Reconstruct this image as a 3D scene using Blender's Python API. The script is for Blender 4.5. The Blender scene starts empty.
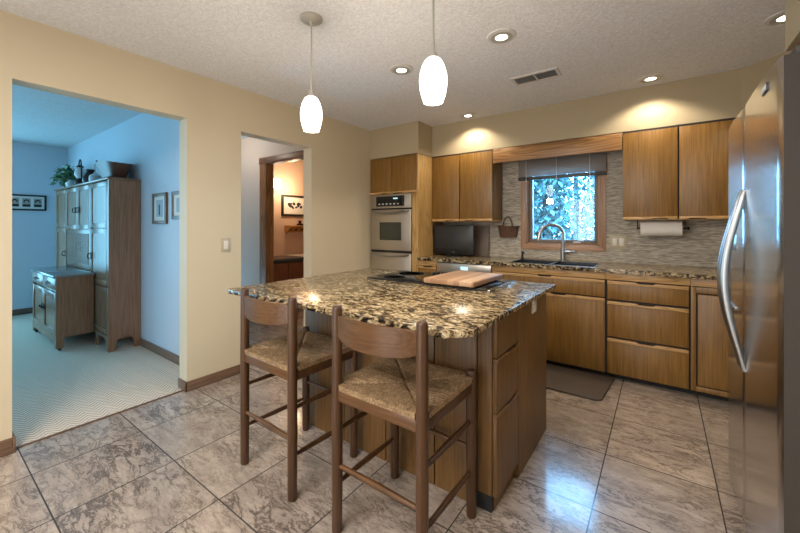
import bpy, bmesh, math, random
from mathutils import Vector, Matrix
random.seed(7)
D = bpy.data
scene = bpy.context.scene
COL = scene.collection
PI = math.pi

# ------------------------------------------------------------------ camera
cam = D.cameras.new('camera'); cam_o = D.objects.new('camera', cam); COL.objects.link(cam_o)
cam_o.location = (0, 0, 1.2387); cam_o.rotation_euler = (PI/2, 0, 0.6276)
cam.sensor_width = 36; cam.lens = 359.45/800*36; cam.shift_y = -40.67/800
cam.clip_start = 0.02; cam.clip_end = 200
scene.camera = cam_o

# ------------------------------------------------------------------ view / world
vs = scene.view_settings
vs.view_transform = 'Standard'; vs.look = 'None'; vs.gamma = 1; vs.use_curve_mapping = False
vs.exposure = 0.0
world = D.worlds.new('sky'); scene.world = world; world.use_nodes = True
wn = world.node_tree.nodes; wl = world.node_tree.links
bg = wn['Background']
tc = wn.new('ShaderNodeTexCoord'); sp = wn.new('ShaderNodeSeparateXYZ'); rp = wn.new('ShaderNodeValToRGB')
wl.new(tc.outputs['Generated'], sp.inputs[0]); wl.new(sp.outputs['Z'], rp.inputs[0]); wl.new(rp.outputs[0], bg.inputs[0])
rp.color_ramp.elements[0].position = 0.0; rp.color_ramp.elements[0].color = (0.22, 0.60, 1.0, 1)
rp.color_ramp.elements[1].position = 0.5; rp.color_ramp.elements[1].color = (0.20, 0.55, 1.0, 1)
bg.inputs[1].default_value = 34.0

WARM = (1.0, 0.80, 0.56)
def light(name, kind, loc, energy, color, rot=(0,0,0), **kw):
    l = D.lights.new(name, kind); o = D.objects.new(name, l); COL.objects.link(o)
    o.location = loc; o.rotation_euler = rot; l.energy = energy; l.color = color
    for k, v in kw.items(): setattr(l, k, v)
    return o
CANS = [(-0.787, 2.14), (-1.553, 2.16), (-1.632, 3.46), (-0.065, 3.43), (0.56, 2.86)]
# sky portals in the window openings
p = light('window_portal', 'AREA', (-0.81, 4.06, 1.40), 1, (1,1,1), (-PI/2,0,0), shape='RECTANGLE', size=0.62, size_y=0.62); p.data.cycles.is_portal = True
# daylight coming in at the tall window on the far side of the dining room, plus an unseen fill light added behind the camera
light('dining_daylight', 'AREA', (-7.14, -0.55, 1.25), 78, (0.24, 0.68, 1.0), (0,-PI/2,0), shape='RECTANGLE', size=1.7, size_y=2.0)
light('dining_side_daylight', 'AREA', (-5.3, -2.44, 1.35), 24, (0.26, 0.68, 1.0), (PI/2,0,0), shape='RECTANGLE', size=2.4, size_y=1.6)
light('rear_fill', 'AREA', (-1.2, -2.55, 1.0), 44, (0.86, 0.92, 1.0), (PI/2,0,0), shape='RECTANGLE', size=1.6, size_y=1.9)
# unseen overhead fill light added behind the camera
light('overhead_fill', 'AREA', (-0.9, -0.9, 2.36), 100, (1.0, 0.955, 0.90), (0,0,0), shape='RECTANGLE', size=1.6, size_y=1.0)

# ------------------------------------------------------------------ materials
def mat(name):
    m = D.materials.new(name); m.use_nodes = True
    nt = m.node_tree; return m, nt.nodes, nt.links, nt.nodes['Principled BSDF']
def plain(name, col, rough=0.5, metal=0.0, **kw):
    m, n, l, b = mat(name)
    b.inputs['Base Color'].default_value = (*col, 1); b.inputs['Roughness'].default_value = rough; b.inputs['Metallic'].default_value = metal
    for k, v in kw.items(): b.inputs[k].default_value = v
    return m
def ramp(n, stops):
    r = n.new('ShaderNodeValToRGB'); e = r.color_ramp.elements
    while len(e) < len(stops): e.new(0.5)
    for i, (p_, c) in enumerate(stops): e[i].position = p_; e[i].color = (*c, 1)
    return r
def coords(n, l, scale=(1,1,1), rot=(0,0,0), kind='Object'):
    t = n.new('ShaderNodeTexCoord'); mp = n.new('ShaderNodeMapping')
    mp.inputs['Scale'].default_value = scale; mp.inputs['Rotation'].default_value = rot
    l.new(t.outputs[kind], mp.inputs[0]); return mp.outputs[0]
def noise(n, l, vec, scale, detail=4, rough=0.6, dist=0.0):
    t = n.new('ShaderNodeTexNoise'); t.inputs['Scale'].default_value = scale; t.inputs['Detail'].default_value = detail
    t.inputs['Roughness'].default_value = rough; t.inputs['Distortion'].default_value = dist
    l.new(vec, t.inputs['Vector']); return t.outputs['Fac']
def mixc(n, l, fac, a, b, mode='MIX'):
    m = n.new('ShaderNodeMix'); m.data_type = 'RGBA'; m.blend_type = mode
    for sock, v in ((0, fac), (6, a), (7, b)):
        if hasattr(v, 'links') or hasattr(v, 'is_output'): l.new(v, m.inputs[sock])
        elif isinstance(v, (int, float)): m.inputs[sock].default_value = v
        else: m.inputs[sock].default_value = (*v, 1)
    return m.outputs[2]
def bump(n, l, b, h, strength, dist=0.01):
    bp = n.new('ShaderNodeBump'); bp.inputs['Strength'].default_value = strength; bp.inputs['Distance'].default_value = dist
    l.new(h, bp.inputs['Height']); l.new(bp.outputs[0], b.inputs['Normal'])
def math_n(n, l, op, a, b=None):
    m = n.new('ShaderNodeMath'); m.operation = op
    for i, v in enumerate((a, b)):
        if v is None: continue
        if isinstance(v, (int, float)): m.inputs[i].default_value = v
        else: l.new(v, m.inputs[i])
    return m.outputs[0]

def wood(name, dark, mid, light_, axis='z', rough=0.38, cathedral=0.0, fine=1.0):
    m, n, l, b = mat(name)
    s = {'z': (1,1,0.035), 'x': (0.035,1,1), 'y': (1,0.035,1)}[axis]
    v = coords(n, l, s)
    f1 = noise(n, l, v, 95*fine, 4, 0.65); f2 = noise(n, l, v, 16, 3, 0.6, 0.6)
    r1 = ramp(n, [(0.3, dark), (0.5, mid), (0.72, light_)]); l.new(f1, r1.inputs[0])
    r2 = ramp(n, [(0.3, dark), (0.55, mid), (0.8, light_)]); l.new(f2, r2.inputs[0])
    c = mixc(n, l, 0.18, r1.outputs[0], r2.outputs[0])
    if cathedral:
        s2 = {'z': (1,1,0.09), 'x': (0.09,1,1), 'y': (1,0.09,1)}[axis]
        v2 = coords(n, l, s2); f3 = noise(n, l, v2, 7, 2, 0.5)
        w = math_n(n, l, 'FRACT', math_n(n, l, 'MULTIPLY', f3, 16))
        r3 = ramp(n, [(0.0, dark), (0.28, mid), (0.75, light_), (1.0, mid)]); l.new(w, r3.inputs[0])
        c = mixc(n, l, cathedral, c, r3.outputs[0])
    l.new(c, b.inputs['Base Color']); b.inputs['Roughness'].default_value = rough
    bump(n, l, b, f1, 0.12, 0.004)
    return m

OAK = wood('oak_veneer', (0.135,0.063,0.012), (0.225,0.111,0.022), (0.31,0.165,0.037))
OAK_H = wood('oak_edge', (0.22,0.11,0.03), (0.48,0.275,0.10), (0.66,0.42,0.18), 'x', cathedral=0.5)
OAK_VAL = wood('oak_valance', (0.11,0.045,0.012), (0.27,0.13,0.04), (0.40,0.215,0.08), 'x', cathedral=0.7)
OAK_TALL = wood('oak_side', (0.20,0.10,0.032), (0.42,0.25,0.085), (0.56,0.37,0.15), 'z', cathedral=0.6)
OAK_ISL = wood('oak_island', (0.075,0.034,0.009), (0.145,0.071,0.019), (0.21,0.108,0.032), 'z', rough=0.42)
STOOL = wood('stool_wood', (0.036,0.0145,0.005), (0.068,0.029,0.010), (0.102,0.046,0.017), 'z', rough=0.36)
STOOL_H = wood('stool_rail_wood', (0.044,0.018,0.006), (0.095,0.042,0.0145), (0.15,0.07,0.026), 'x', rough=0.33, cathedral=0.35)
ANTIQUE = wood('antique_oak', (0.16,0.078,0.042), (0.28,0.148,0.084), (0.37,0.205,0.125), 'z', rough=0.26)
CASING = wood('casing_wood', (0.07,0.028,0.009), (0.20,0.088,0.03), (0.33,0.165,0.065), 'z', cathedral=0.6)
CASING_H = wood('casing_wood_head', (0.06,0.022,0.008), (0.14,0.055,0.02), (0.20,0.09,0.035), 'x', cathedral=0.4)
WINWOOD = wood('window_wood', (0.22,0.11,0.055), (0.36,0.20,0.11), (0.46,0.28,0.17), 'z')
WINWOOD_H = wood('window_wood_rail', (0.22,0.11,0.055), (0.38,0.21,0.115), (0.48,0.29,0.18), 'x')
BASEB = wood('baseboard_wood', (0.10,0.055,0.034), (0.17,0.10,0.065), (0.24,0.145,0.10), 'y')
BASEB_X = wood('baseboard_wood_x', (0.10,0.055,0.034), (0.17,0.10,0.065), (0.24,0.145,0.10), 'x')
def butcher_mat():
    m, n, l, b = mat('butcher_block'); t = n.new('ShaderNodeTexCoord'); s = n.new('ShaderNodeSeparateXYZ'); l.new(t.outputs['Object'], s.inputs[0])
    st_ = math_n(n, l, 'FLOOR', math_n(n, l, 'DIVIDE', s.outputs[0], 0.038)); w = n.new('ShaderNodeTexWhiteNoise'); w.noise_dimensions = '1D'; l.new(st_, w.inputs['W'])
    r = ramp(n, [(0.0,(0.34,0.185,0.095)), (0.5,(0.47,0.28,0.16)), (1.0,(0.58,0.38,0.235))]); l.new(w.outputs['Value'], r.inputs[0])
    f = noise(n, l, coords(n, l, (1,0.05,1)), 110, 3); r2 = ramp(n, [(0.3,(0.8,0.78,0.76)), (0.65,(1.05,1.05,1.05))]); l.new(f, r2.inputs[0])
    l.new(mixc(n, l, 0.8, r.outputs[0], r2.outputs[0], 'MULTIPLY'), b.inputs['Base Color']); b.inputs['Roughness'].default_value = 0.5; return m
BUTCHER = butcher_mat()
TROUGH = plain('trough_wood', (0.10,0.040,0.020), 0.42)
GAP_SHADE = plain('gap_shade', (0.022,0.013,0.008), 0.6)  # near-black colour that paints the shade in cabinet gaps

def paint(name, col, bumpy=0.12):
    m, n, l, b = mat(name)
    v = coords(n, l); f = noise(n, l, v, 140, 3)
    b.inputs['Base Color'].default_value = (*col, 1); b.inputs['Roughness'].default_value = 0.62
    bump(n, l, b, f, bumpy, 0.004); return m
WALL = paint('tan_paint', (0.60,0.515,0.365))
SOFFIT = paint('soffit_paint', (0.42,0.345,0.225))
WHITEW = paint('pale_paint', (0.58,0.62,0.68))
HALLW = paint('hall_paint', (0.56,0.49,0.42))
BATHW = paint('bath_paint', (0.66,0.48,0.36))
def ceiling_mat(name, col):
    m, n, l, b = mat(name)
    v = coords(n, l); f = noise(n, l, v, 62, 5, 0.75)
    r = ramp(n, [(0.35,(0,0,0)), (0.62,(1,1,1))]); l.new(f, r.inputs[0])
    c = mixc(n, l, r.outputs[0], tuple(x*0.80 for x in col), col); l.new(c, b.inputs['Base Color'])
    b.inputs['Roughness'].default_value = 0.9
    bump(n, l, b, r.outputs[0], 0.35, 0.010); return m
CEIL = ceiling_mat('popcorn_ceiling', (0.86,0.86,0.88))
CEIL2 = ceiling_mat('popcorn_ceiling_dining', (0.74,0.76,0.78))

def tile_mat():
    m, n, l, b = mat('slate_tile')
    t = n.new('ShaderNodeTexCoord'); s = n.new('ShaderNodeSeparateXYZ'); l.new(t.outputs['Object'], s.inputs[0])
    def cell(sock, off, size):
        a = math_n(n, l, 'DIVIDE', math_n(n, l, 'SUBTRACT', sock, off), size)
        fr = math_n(n, l, 'FRACT', math_n(n, l, 'ADD', a, 100.0)); fl = math_n(n, l, 'FLOOR', a)
        d = math_n(n, l, 'ABSOLUTE', math_n(n, l, 'SUBTRACT', fr, 0.5))
        return fl, math_n(n, l, 'GREATER_THAN', d, 0.5 - 0.0028/size)
    fx, gx = cell(s.outputs[0], -0.243, 0.4585); fy, gy = cell(s.outputs[1], 0.37, 0.4655)
    g = math_n(n, l, 'MAXIMUM', gx, gy)
    cb = n.new('ShaderNodeCombineXYZ'); l.new(fx, cb.inputs[0]); l.new(fy, cb.inputs[1])
    wnz = n.new('ShaderNodeTexWhiteNoise'); wnz.noise_dimensions = '3D'; l.new(cb.outputs[0], wnz.inputs['Vector'])
    # each tile takes its own cut of the stone
    off = n.new('ShaderNodeVectorMath'); off.operation = 'SCALE'; l.new(wnz.outputs['Color'], off.inputs[0]); off.inputs[3].default_value = 9.0
    ad = n.new('ShaderNodeVectorMath'); ad.operation = 'ADD'; l.new(t.outputs['Object'], ad.inputs[0]); l.new(off.outputs[0], ad.inputs[1])
    mp = n.new('ShaderNodeMapping'); mp.inputs['Rotation'].default_value = (0,0,0.35); mp.inputs['Scale'].default_value = (1.0, 2.6, 1); l.new(ad.outputs[0], mp.inputs[0])
    f1 = noise(n, l, mp.outputs[0], 4.0, 8, 0.70, 0.5)
    f2 = noise(n, l, mp.outputs[0], 5.0, 10, 0.74, 0.5)
    f3 = noise(n, l, mp.outputs[0], 26, 6, 0.75, 0.5)
    msk = noise(n, l, ad.outputs[0], 2.6, 3, 0.6)
    base = ramp(n, [(0.28,(0.265,0.212,0.175)), (0.45,(0.365,0.298,0.25)), (0.6,(0.45,0.375,0.318)), (0.78,(0.56,0.475,0.41))]); l.new(f1, base.inputs[0])
    # thin dark cleft lines where the stone split, thicker in some patches
    rid = math_n(n, l, 'ABSOLUTE', math_n(n, l, 'SUBTRACT', f2, 0.5))
    rid = math_n(n, l, 'ADD', rid, math_n(n, l, 'MULTIPLY', math_n(n, l, 'SUBTRACT', 0.55, msk), 0.10))
    vein = ramp(n, [(0.0,(0.20,0.17,0.155)), (0.010,(0.36,0.33,0.31)), (0.026,(0.93,0.92,0.91)), (0.08,(1.04,1.04,1.04)), (1.0,(1.0,1.0,1.0))]); l.new(rid, vein.inputs[0])
    c = mixc(n, l, 0.9, base.outputs[0], vein.outputs[0], 'MULTIPLY')
    sp_ = ramp(n, [(0.33,(0.40,0.38,0.37)), (0.43,(0.88,0.87,0.86)), (0.55,(1.0,1.0,1.0)), (0.72,(1.25,1.25,1.25))]); l.new(f3, sp_.inputs[0])
    c = mixc(n, l, 0.9, c, sp_.outputs[0], 'MULTIPLY')
    tone = math_n(n, l, 'ADD', math_n(n, l, 'MULTIPLY', wnz.outputs['Value'], 0.22), 0.89)
    tn = n.new('ShaderNodeCombineXYZ')
    for i in range(3): l.new(tone, tn.inputs[i])
    c = mixc(n, l, 1.0, c, tn.outputs[0], 'MULTIPLY')
    c = mixc(n, l, g, c, (0.035,0.03,0.027)); l.new(c, b.inputs['Base Color'])
    rg = math_n(n, l, 'ADD', math_n(n, l, 'MULTIPLY', f3, 0.22), 0.25)
    rg = math_n(n, l, 'MAXIMUM', rg, math_n(n, l, 'MULTIPLY', g, 0.8)); l.new(rg, b.inputs['Roughness'])
    h = math_n(n, l, 'SUBTRACT', math_n(n, l, 'MULTIPLY', f3, 0.6), g); bump(n, l, b, h, 0.45, 0.008)
    b.inputs['Coat Weight'].default_value = 0.55; b.inputs['Coat Roughness'].default_value = 0.13
    return m
TILE = tile_mat()

def carpet_mat():
    m, n, l, b = mat('herringbone_carpet')
    t = n.new('ShaderNodeTexCoord'); s = n.new('ShaderNodeSeparateXYZ'); l.new(t.outputs['Object'], s.inputs[0])
    # zigzag ribs: columns 0.09 m wide across y, ribs climbing to and fro
    fr = math_n(n, l, 'FRACT', math_n(n, l, 'ADD', math_n(n, l, 'DIVIDE', s.outputs[1], 0.10), 50.0))
    zz = math_n(n, l, 'ABSOLUTE', math_n(n, l, 'SUBTRACT', fr, 0.5))
    k = math_n(n, l, 'ADD', math_n(n, l, 'MULTIPLY', zz, 0.10), s.outputs[0])
    w = math_n(n, l, 'SINE', math_n(n, l, 'MULTIPLY', k, 2*PI/0.034))
    r = ramp(n, [(0.0,(0.42,0.335,0.26)), (0.5,(0.63,0.52,0.41)), (1.0,(0.82,0.70,0.56))])
    l.new(math_n(n, l, 'ADD', math_n(n, l, 'MULTIPLY', w, 0.5), 0.5), r.inputs[0])
    f = noise(n, l, t.outputs['Object'], 160, 3)
    rr = ramp(n, [(0.3,(0.72,0.72,0.72)), (0.65,(1.05,1.05,1.05))]); l.new(f, rr.inputs[0])
    c = mixc(n, l, 0.8, r.outputs[0], rr.outputs[0], 'MULTIPLY'); l.new(c, b.inputs['Base Color'])
    b.inputs['Roughness'].default_value = 0.95
    bump(n, l, b, w, 0.4, 0.006); return m
CARPET = carpet_mat()

def granite_mat():
    m, n, l, b = mat('granite')
    v = coords(n, l, (0.75, 1.35, 1.0), (0,0,0.12))
    f1 = noise(n, l, v, 36, 5, 0.62, 0.9); f2 = noise(n, l, v, 95, 4, 0.6); f3 = noise(n, l, v, 5, 3, 0.6)
    r = ramp(n, [(0.36,(0.012,0.011,0.010)), (0.435,(0.040,0.030,0.022)), (0.475,(0.17,0.115,0.062)), (0.53,(0.36,0.27,0.145)), (0.60,(0.54,0.45,0.29)), (0.72,(0.66,0.60,0.46))])
    x = math_n(n, l, 'ADD', f1, math_n(n, l, 'MULTIPLY', math_n(n, l, 'SUBTRACT', f3, 0.5), 0.12)); l.new(x, r.inputs[0])
    r2 = ramp(n, [(0.36,(0.16,0.13,0.11)), (0.46,(0.75,0.7,0.65)), (0.6,(1.1,1.08,1.05))]); l.new(f2, r2.inputs[0])
    c = mixc(n, l, 0.85, r.outputs[0], r2.outputs[0], 'MULTIPLY'); l.new(c, b.inputs['Base Color'])
    b.inputs['Roughness'].default_value = 0.20; b.inputs['Specular IOR Level'].default_value = 0.3; return m
GRANITE = granite_mat()

def backsplash_mat():
    m, n, l, b = mat('stacked_stone')
    v = coords(n, l, (1, 1, 1)); f0 = noise(n, l, v, 3, 2)
    v2 = coords(n, l, (0.22, 1, 2.2))
    f1 = noise(n, l, v2, 70, 4, 0.6); f2 = noise(n, l, v2, 22, 3, 0.6)
    r = ramp(n, [(0.3,(0.17,0.15,0.12)), (0.46,(0.38,0.34,0.285)), (0.58,(0.56,0.51,0.43)), (0.75,(0.72,0.67,0.58))]); l.new(f1, r.inputs[0])
    r2 = ramp(n, [(0.3,(0.7,0.68,0.65)), (0.7,(1.1,1.1,1.1))]); l.new(f2, r2.inputs[0])
    c = mixc(n, l, 0.8, r.outputs[0], r2.outputs[0], 'MULTIPLY'); l.new(c, b.inputs['Base Color'])
    b.inputs['Roughness'].default_value = 0.55; bump(n, l, b, f1, 0.5, 0.01); return m
SPLASH = backsplash_mat()

def steel_mat(name, col, rough, aniso=0.0, streak=(1,1,60), amt=0.06):
    m, n, l, b = mat(name)
    v = coords(n, l, streak); f = noise(n, l, v, 8, 3)
    b.inputs['Base Color'].default_value = (*col, 1); b.inputs['Metallic'].default_value = 1.0
    rr = math_n(n, l, 'ADD', math_n(n, l, 'MULTIPLY', f, amt), rough - amt/2); l.new(rr, b.inputs['Roughness'])
    b.inputs['Anisotropic'].default_value = aniso
    if aniso:
        tg = n.new('ShaderNodeTangent'); tg.direction_type = 'RADIAL'; tg.axis = 'Z'; l.new(tg.outputs[0], b.inputs['Tangent']); b.inputs['Anisotropic Rotation'].default_value = 0.0
    return m
STEEL = steel_mat('brushed_steel', (0.62,0.60,0.58), 0.19, 0.6)
STEEL_DULL = steel_mat('oven_steel', (0.56,0.52,0.47), 0.36)
CHROME = plain('chrome', (0.62,0.64,0.66), 0.16, 1.0)
HANDLE_S = plain('handle_steel', (0.42,0.43,0.44), 0.28, 1.0)
SIDE = plain('fridge_side_paint', (0.040,0.034,0.029), 0.55, 0.0)
BLACK = plain('black_plastic', (0.012,0.012,0.013), 0.3)
BLACKGLASS = plain('black_glass', (0.010,0.011,0.012), 0.05)
SCREEN = plain('dark_screen', (0.03,0.032,0.033), 0.25)
OVENGLASS = plain('oven_glass', (0.045,0.05,0.035), 0.08)
RUBBER = plain('mat_rubber', (0.085,0.062,0.048), 0.6)
WHITE = plain('white_plastic', (0.72,0.68,0.60), 0.4)
TRIMWHITE = plain('white_enamel', (0.62,0.60,0.58), 0.45)
PAPER = plain('paper', (0.82,0.80,0.77), 0.85)
IVORY = plain('ivory_plastic', (0.46,0.40,0.29), 0.4)
BRONZE = plain('bronze_pull', (0.035,0.025,0.02), 0.35, 0.7)
DARK = plain('dark_recess', (0.012,0.011,0.010), 0.7)
BLIND = plain('blind_slat', (0.42,0.365,0.335), 0.35)
BLIND_RAIL = plain('blind_rail', (0.06,0.055,0.05), 0.45)
CORD = plain('cord', (0.75,0.74,0.72), 0.6)
SASH = plain('sash_frame', (0.20,0.165,0.13), 0.45)
NICKEL = plain('satin_nickel', (0.46,0.44,0.39), 0.45, 0.25)
CERAMIC = plain('ceramic', (0.62,0.62,0.62), 0.3)
PURPLEFRAME = plain('dark_frame', (0.02,0.014,0.012), 0.4)
GOLDFRAME = wood('brown_frame', (0.08,0.04,0.02), (0.15,0.08,0.04), (0.22,0.12,0.06), 'z')
MATBOARD = plain('mat_board', (0.75,0.72,0.66), 0.8)
PRINT = plain('print_tone', (0.38,0.46,0.50), 0.8)
INK = plain('ink', (0.02,0.018,0.017), 0.7)
SKIN = plain('portrait_tone', (0.42,0.34,0.30), 0.8)
ORANGEWOOD = plain('pine', (0.55,0.27,0.08), 0.45)
GREEN = plain('leaf_green', (0.045,0.12,0.04), 0.5)
GREEN2 = plain('leaf_pale', (0.13,0.24,0.12), 0.5)
GROUND = plain('lawn', (0.045,0.06,0.045), 0.9)
BARK = plain('bark', (0.08,0.06,0.05), 0.9)
LEAVES = [plain('leaf_frost_%s' % c, k, 0.7) for c, k in (('a',(0.06,0.13,0.135)), ('b',(0.04,0.10,0.105)), ('c',(0.15,0.20,0.205)))]
def wicker_mat():
    m, n, l, b = mat('wicker'); v = coords(n, l, (1,1,2.5)); f = noise(n, l, v, 60, 3)
    r = ramp(n, [(0.35,(0.05,0.022,0.012)), (0.65,(0.17,0.08,0.045))]); l.new(f, r.inputs[0]); l.new(r.outputs[0], b.inputs['Base Color'])
    b.inputs['Roughness'].default_value = 0.7; bump(n, l, b, f, 0.5, 0.01); return m
WICKER = wicker_mat()
def rush_mat():
    m, n, l, b = mat('rush'); v = coords(n, l); f = noise(n, l, v, 190, 3, 0.7); f2 = noise(n, l, v, 30, 3)
    r = ramp(n, [(0.3,(0.06,0.034,0.016)), (0.48,(0.22,0.135,0.066)), (0.68,(0.50,0.35,0.20))])
    x = math_n(n, l, 'ADD', math_n(n, l, 'MULTIPLY', f, 0.7), math_n(n, l, 'MULTIPLY', f2, 0.3)); l.new(x, r.inputs[0]); l.new(r.outputs[0], b.inputs['Base Color'])
    b.inputs['Roughness'].default_value = 0.75; return m
RUSH = rush_mat()
def glass_mat():
    m, n, l, b = mat('window_glass')
    n.remove(b); out = [x for x in n if x.type == 'OUTPUT_MATERIAL'][0]
    tr = n.new('ShaderNodeBsdfTransparent'); gl = n.new('ShaderNodeBsdfGlossy'); gl.inputs['Roughness'].default_value = 0.02
    fr = n.new('ShaderNodeFresnel'); fr.inputs[0].default_value = 1.45; mx = n.new('ShaderNodeMixShader')
    l.new(fr.outputs[0], mx.inputs[0]); l.new(tr.outputs[0], mx.inputs[1]); l.new(gl.outputs[0], mx.inputs[2]); l.new(mx.outputs[0], out.inputs[0])
    return m
GLASS = glass_mat()
def emit(name, col, s):
    m, n, l, b = mat(name); b.inputs['Base Color'].default_value = (0.8,0.8,0.8,1)
    b.inputs['Emission Color'].default_value = (*col, 1); b.inputs['Emission Strength'].default_value = s; return m
LAMP = emit('lamp_glass', (1.0, 0.93, 0.82), 6.0)
BULB = emit('can_bulb', (1.0, 0.90, 0.74), 6.0)
DISPLAY = emit('oven_display', (0.25, 0.75, 1.0), 0.9)

# ------------------------------------------------------------------ mesh helpers
def bm_(): return bmesh.new()
def box(bm, x0, x1, y0, y1, z0, z1, bev=0.0, seg=2):
    vs_ = [bm.verts.new((x, y, z)) for x in (x0, x1) for y in (y0, y1) for z in (z0, z1)]
    f = [(0,1,3,2), (4,6,7,5), (0,4,5,1), (2,3,7,6), (0,2,6,4), (1,5,7,3)]
    fs = [bm.faces.new([vs_[i] for i in q]) for q in f]
    if bev:
        es = list({e for q in fs for e in q.edges})
        bmesh.ops.bevel(bm, geom=es, offset=bev, segments=seg, affect='EDGES', profile=0.5)
    return bm
def prism(bm, pts, axis, a, b_, bev=0.0):
    """extrude a 2-D outline along axis between a and b_; outline axes follow in cyclic x,y,z order without `axis`"""
    def mk(p, t):
        return {'x': (t, p[0], p[1]), 'y': (p[0], t, p[1]), 'z': (p[0], p[1], t)}[axis]
    v0 = [bm.verts.new(mk(p, a)) for p in pts]; v1 = [bm.verts.new(mk(p, b_)) for p in pts]
    n = len(pts); fs = [bm.faces.new(v0[::-1]), bm.faces.new(v1)]
    for i in range(n): fs.append(bm.faces.new((v0[i], v0[(i+1)%n], v1[(i+1)%n], v1[i])))
    bmesh.ops.recalc_face_normals(bm, faces=fs)
    if bev: bmesh.ops.bevel(bm, geom=list({e for q in fs for e in q.edges}), offset=bev, segments=2, affect='EDGES', profile=0.5)
    return bm
def lathe(bm, c, prof, seg=32, axis='z'):
    rings = []
    for r, h in prof:
        ring = []
        for i in range(seg):
            a = 2*PI*i/seg; u, v = r*math.cos(a), r*math.sin(a)
            pnt = {'z': (u, v, h), 'y': (u, h, v), 'x': (h, u, v)}[axis]
            ring.append(bm.verts.new((c[0]+pnt[0], c[1]+pnt[1], c[2]+pnt[2])))
        rings.append(ring)
    fs = []
    for a, b_ in zip(rings, rings[1:]):
        for i in range(seg): fs.append(bm.faces.new((a[i], a[(i+1)%seg], b_[(i+1)%seg], b_[i])))
    if prof[0][0] > 1e-6: fs.append(bm.faces.new(rings[0][::-1]))
    if prof[-1][0] > 1e-6: fs.append(bm.faces.new(rings[-1]))
    bmesh.ops.remove_doubles(bm, verts=[v for r in rings for v in r], dist=1e-6)
    return bm
def tube(bm, pts, r, seg=12):
    """round bar along a polyline; r a number or one radius per point"""
    pts = [Vector(p_) for p_ in pts]; n = len(pts); rr = r if isinstance(r, (list, tuple)) else [r]*n
    rings = []; up = None
    for i, p_ in enumerate(pts):
        t = (pts[min(i+1, n-1)] - pts[max(i-1, 0)]).normalized()
        if up is None:
            up = Vector((0,0,1)) if abs(t.z) < 0.9 else Vector((1,0,0))
        s = t.cross(up).normalized(); up = s.cross(t).normalized()
        rings.append([bm.verts.new(p_ + (s*math.cos(2*PI*k/seg) + up*math.sin(2*PI*k/seg))*rr[i]) for k in range(seg)])
    for a, b_ in zip(rings, rings[1:]):
        for k in range(seg): bm.faces.new((a[k], a[(k+1)%seg], b_[(k+1)%seg], b_[k]))
    bm.faces.new(rings[0][::-1]); bm.faces.new(rings[-1]); return bm
def wpos(o):
    p_ = Vector(o.location)
    while o.parent: o = o.parent; p_ += Vector(o.location)
    return p_
def obj(name, bm, m, parent=None, smooth=True):
    """link a bmesh (in world coordinates) as one object, child of parent"""
    if parent is not None: bmesh.ops.translate(bm, verts=bm.verts, vec=-wpos(parent))
    bmesh.ops.recalc_face_normals(bm, faces=bm.faces)
    me = D.meshes.new(name); bm.to_mesh(me); bm.free(); me.materials.append(m)
    if smooth:
        for q in me.polygons: q.use_smooth = True
        me.set_sharp_from_angle(angle=math.radians(38))
    o = D.objects.new(name, me); COL.objects.link(o)
    if parent is not None: o.parent = parent
    return o
def tag(o, label, cat, group=None):
    o['label'] = label; o['category'] = cat
    if group: o['group'] = group
    return o
def thing(name, label, cat, loc, group=None):
    o = D.objects.new(name, None); COL.objects.link(o); o.location = loc; o.empty_display_size = 0.1
    return tag(o, label, cat, group)
def struct(name, bm, m, parent=None, smooth=False):
    o = obj(name, bm, m, parent, smooth)
    if parent is None: o['kind'] = 'structure'
    return o
def sbox(name, m, *a, bev=0.0): return struct(name, box(bm_(), *a, bev), m)
def bx(name, m, parent, *a, bev=0.003): return obj(name, box(bm_(), *a, bev), m, parent)
def copy_tree(o, parent=None):
    c = o.copy(); COL.objects.link(c); c.parent = parent
    for ch in list(o.children): copy_tree(ch, c)
    return c

# ================================================================== STRUCTURE
XL = -2.868; XLo = -2.99; CZ = 2.398; YB = 3.93; XR = 1.10; YF = -2.5
# floors
sbox('floor', TILE, XL-2.6, XR+0.12, YF-0.1, 5.3, -0.1, 0.0)
fd = sbox('floor_dining', CARPET, -7.32, -2.905, YF-0.1, 1.435, -0.05, 0.006)
# ceilings
def ceiling_with_hole(name, x0, x1, y0, y1, m):
    return sbox(name, m, x0, x1, y0, y1, CZ, CZ+0.1)
ceiling_with_hole('ceiling', XLo, XR+0.12, YF-0.1, YB+0.12, CEIL)
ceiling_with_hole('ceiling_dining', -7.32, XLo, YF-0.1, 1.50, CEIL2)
ceiling_with_hole('ceiling_hall', -5.8, XLo, 1.50, 5.3, CEIL)
# left wall with two openings: y .345-1.239 and 1.668-2.424, head 2.04
def left_wall():
    bm = bm_()
    for y0, y1, z0 in ((YF-0.1, 0.345, 0), (0.345, 1.239, 2.045), (1.239, 1.668, 0), (1.668, 2.424, 2.035), (2.424, YB+0.12, 0)):
        box(bm, XLo, XL, y0, y1, z0, CZ)
    return struct('wall_left', bm, WALL)
left_wall()
def back_wall():
    bm = bm_()
    wx0, wx1, wz0, wz1 = -1.165, -0.475, 1.055, 1.90
    box(bm, XLo, wx0, YB, YB+0.14, 0, CZ); box(bm, wx1, XR+0.12, YB, YB+0.14, 0, CZ)
    box(bm, wx0, wx1, YB, YB+0.14, 0, wz0); box(bm, wx0, wx1, YB, YB+0.14, wz1, CZ)
    return struct('wall_back', bm, WALL)
back_wall()
def splash():
    bm = bm_(); y0, y1 = YB-0.012, YB
    box(bm, -2.17, -1.225, y0, y1, 0.895, 2.04); box(bm, -0.42, XR, y0, y1, 0.895, 2.04)
    box(bm, -1.225, -0.42, y0, y1, 0.895, 0.99)
    return struct('wall_back_backsplash', bm, SPLASH)
splash()
sbox('wall_right', WALL, XR, XR+0.12, YF-0.1, YB, 0, CZ)
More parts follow.
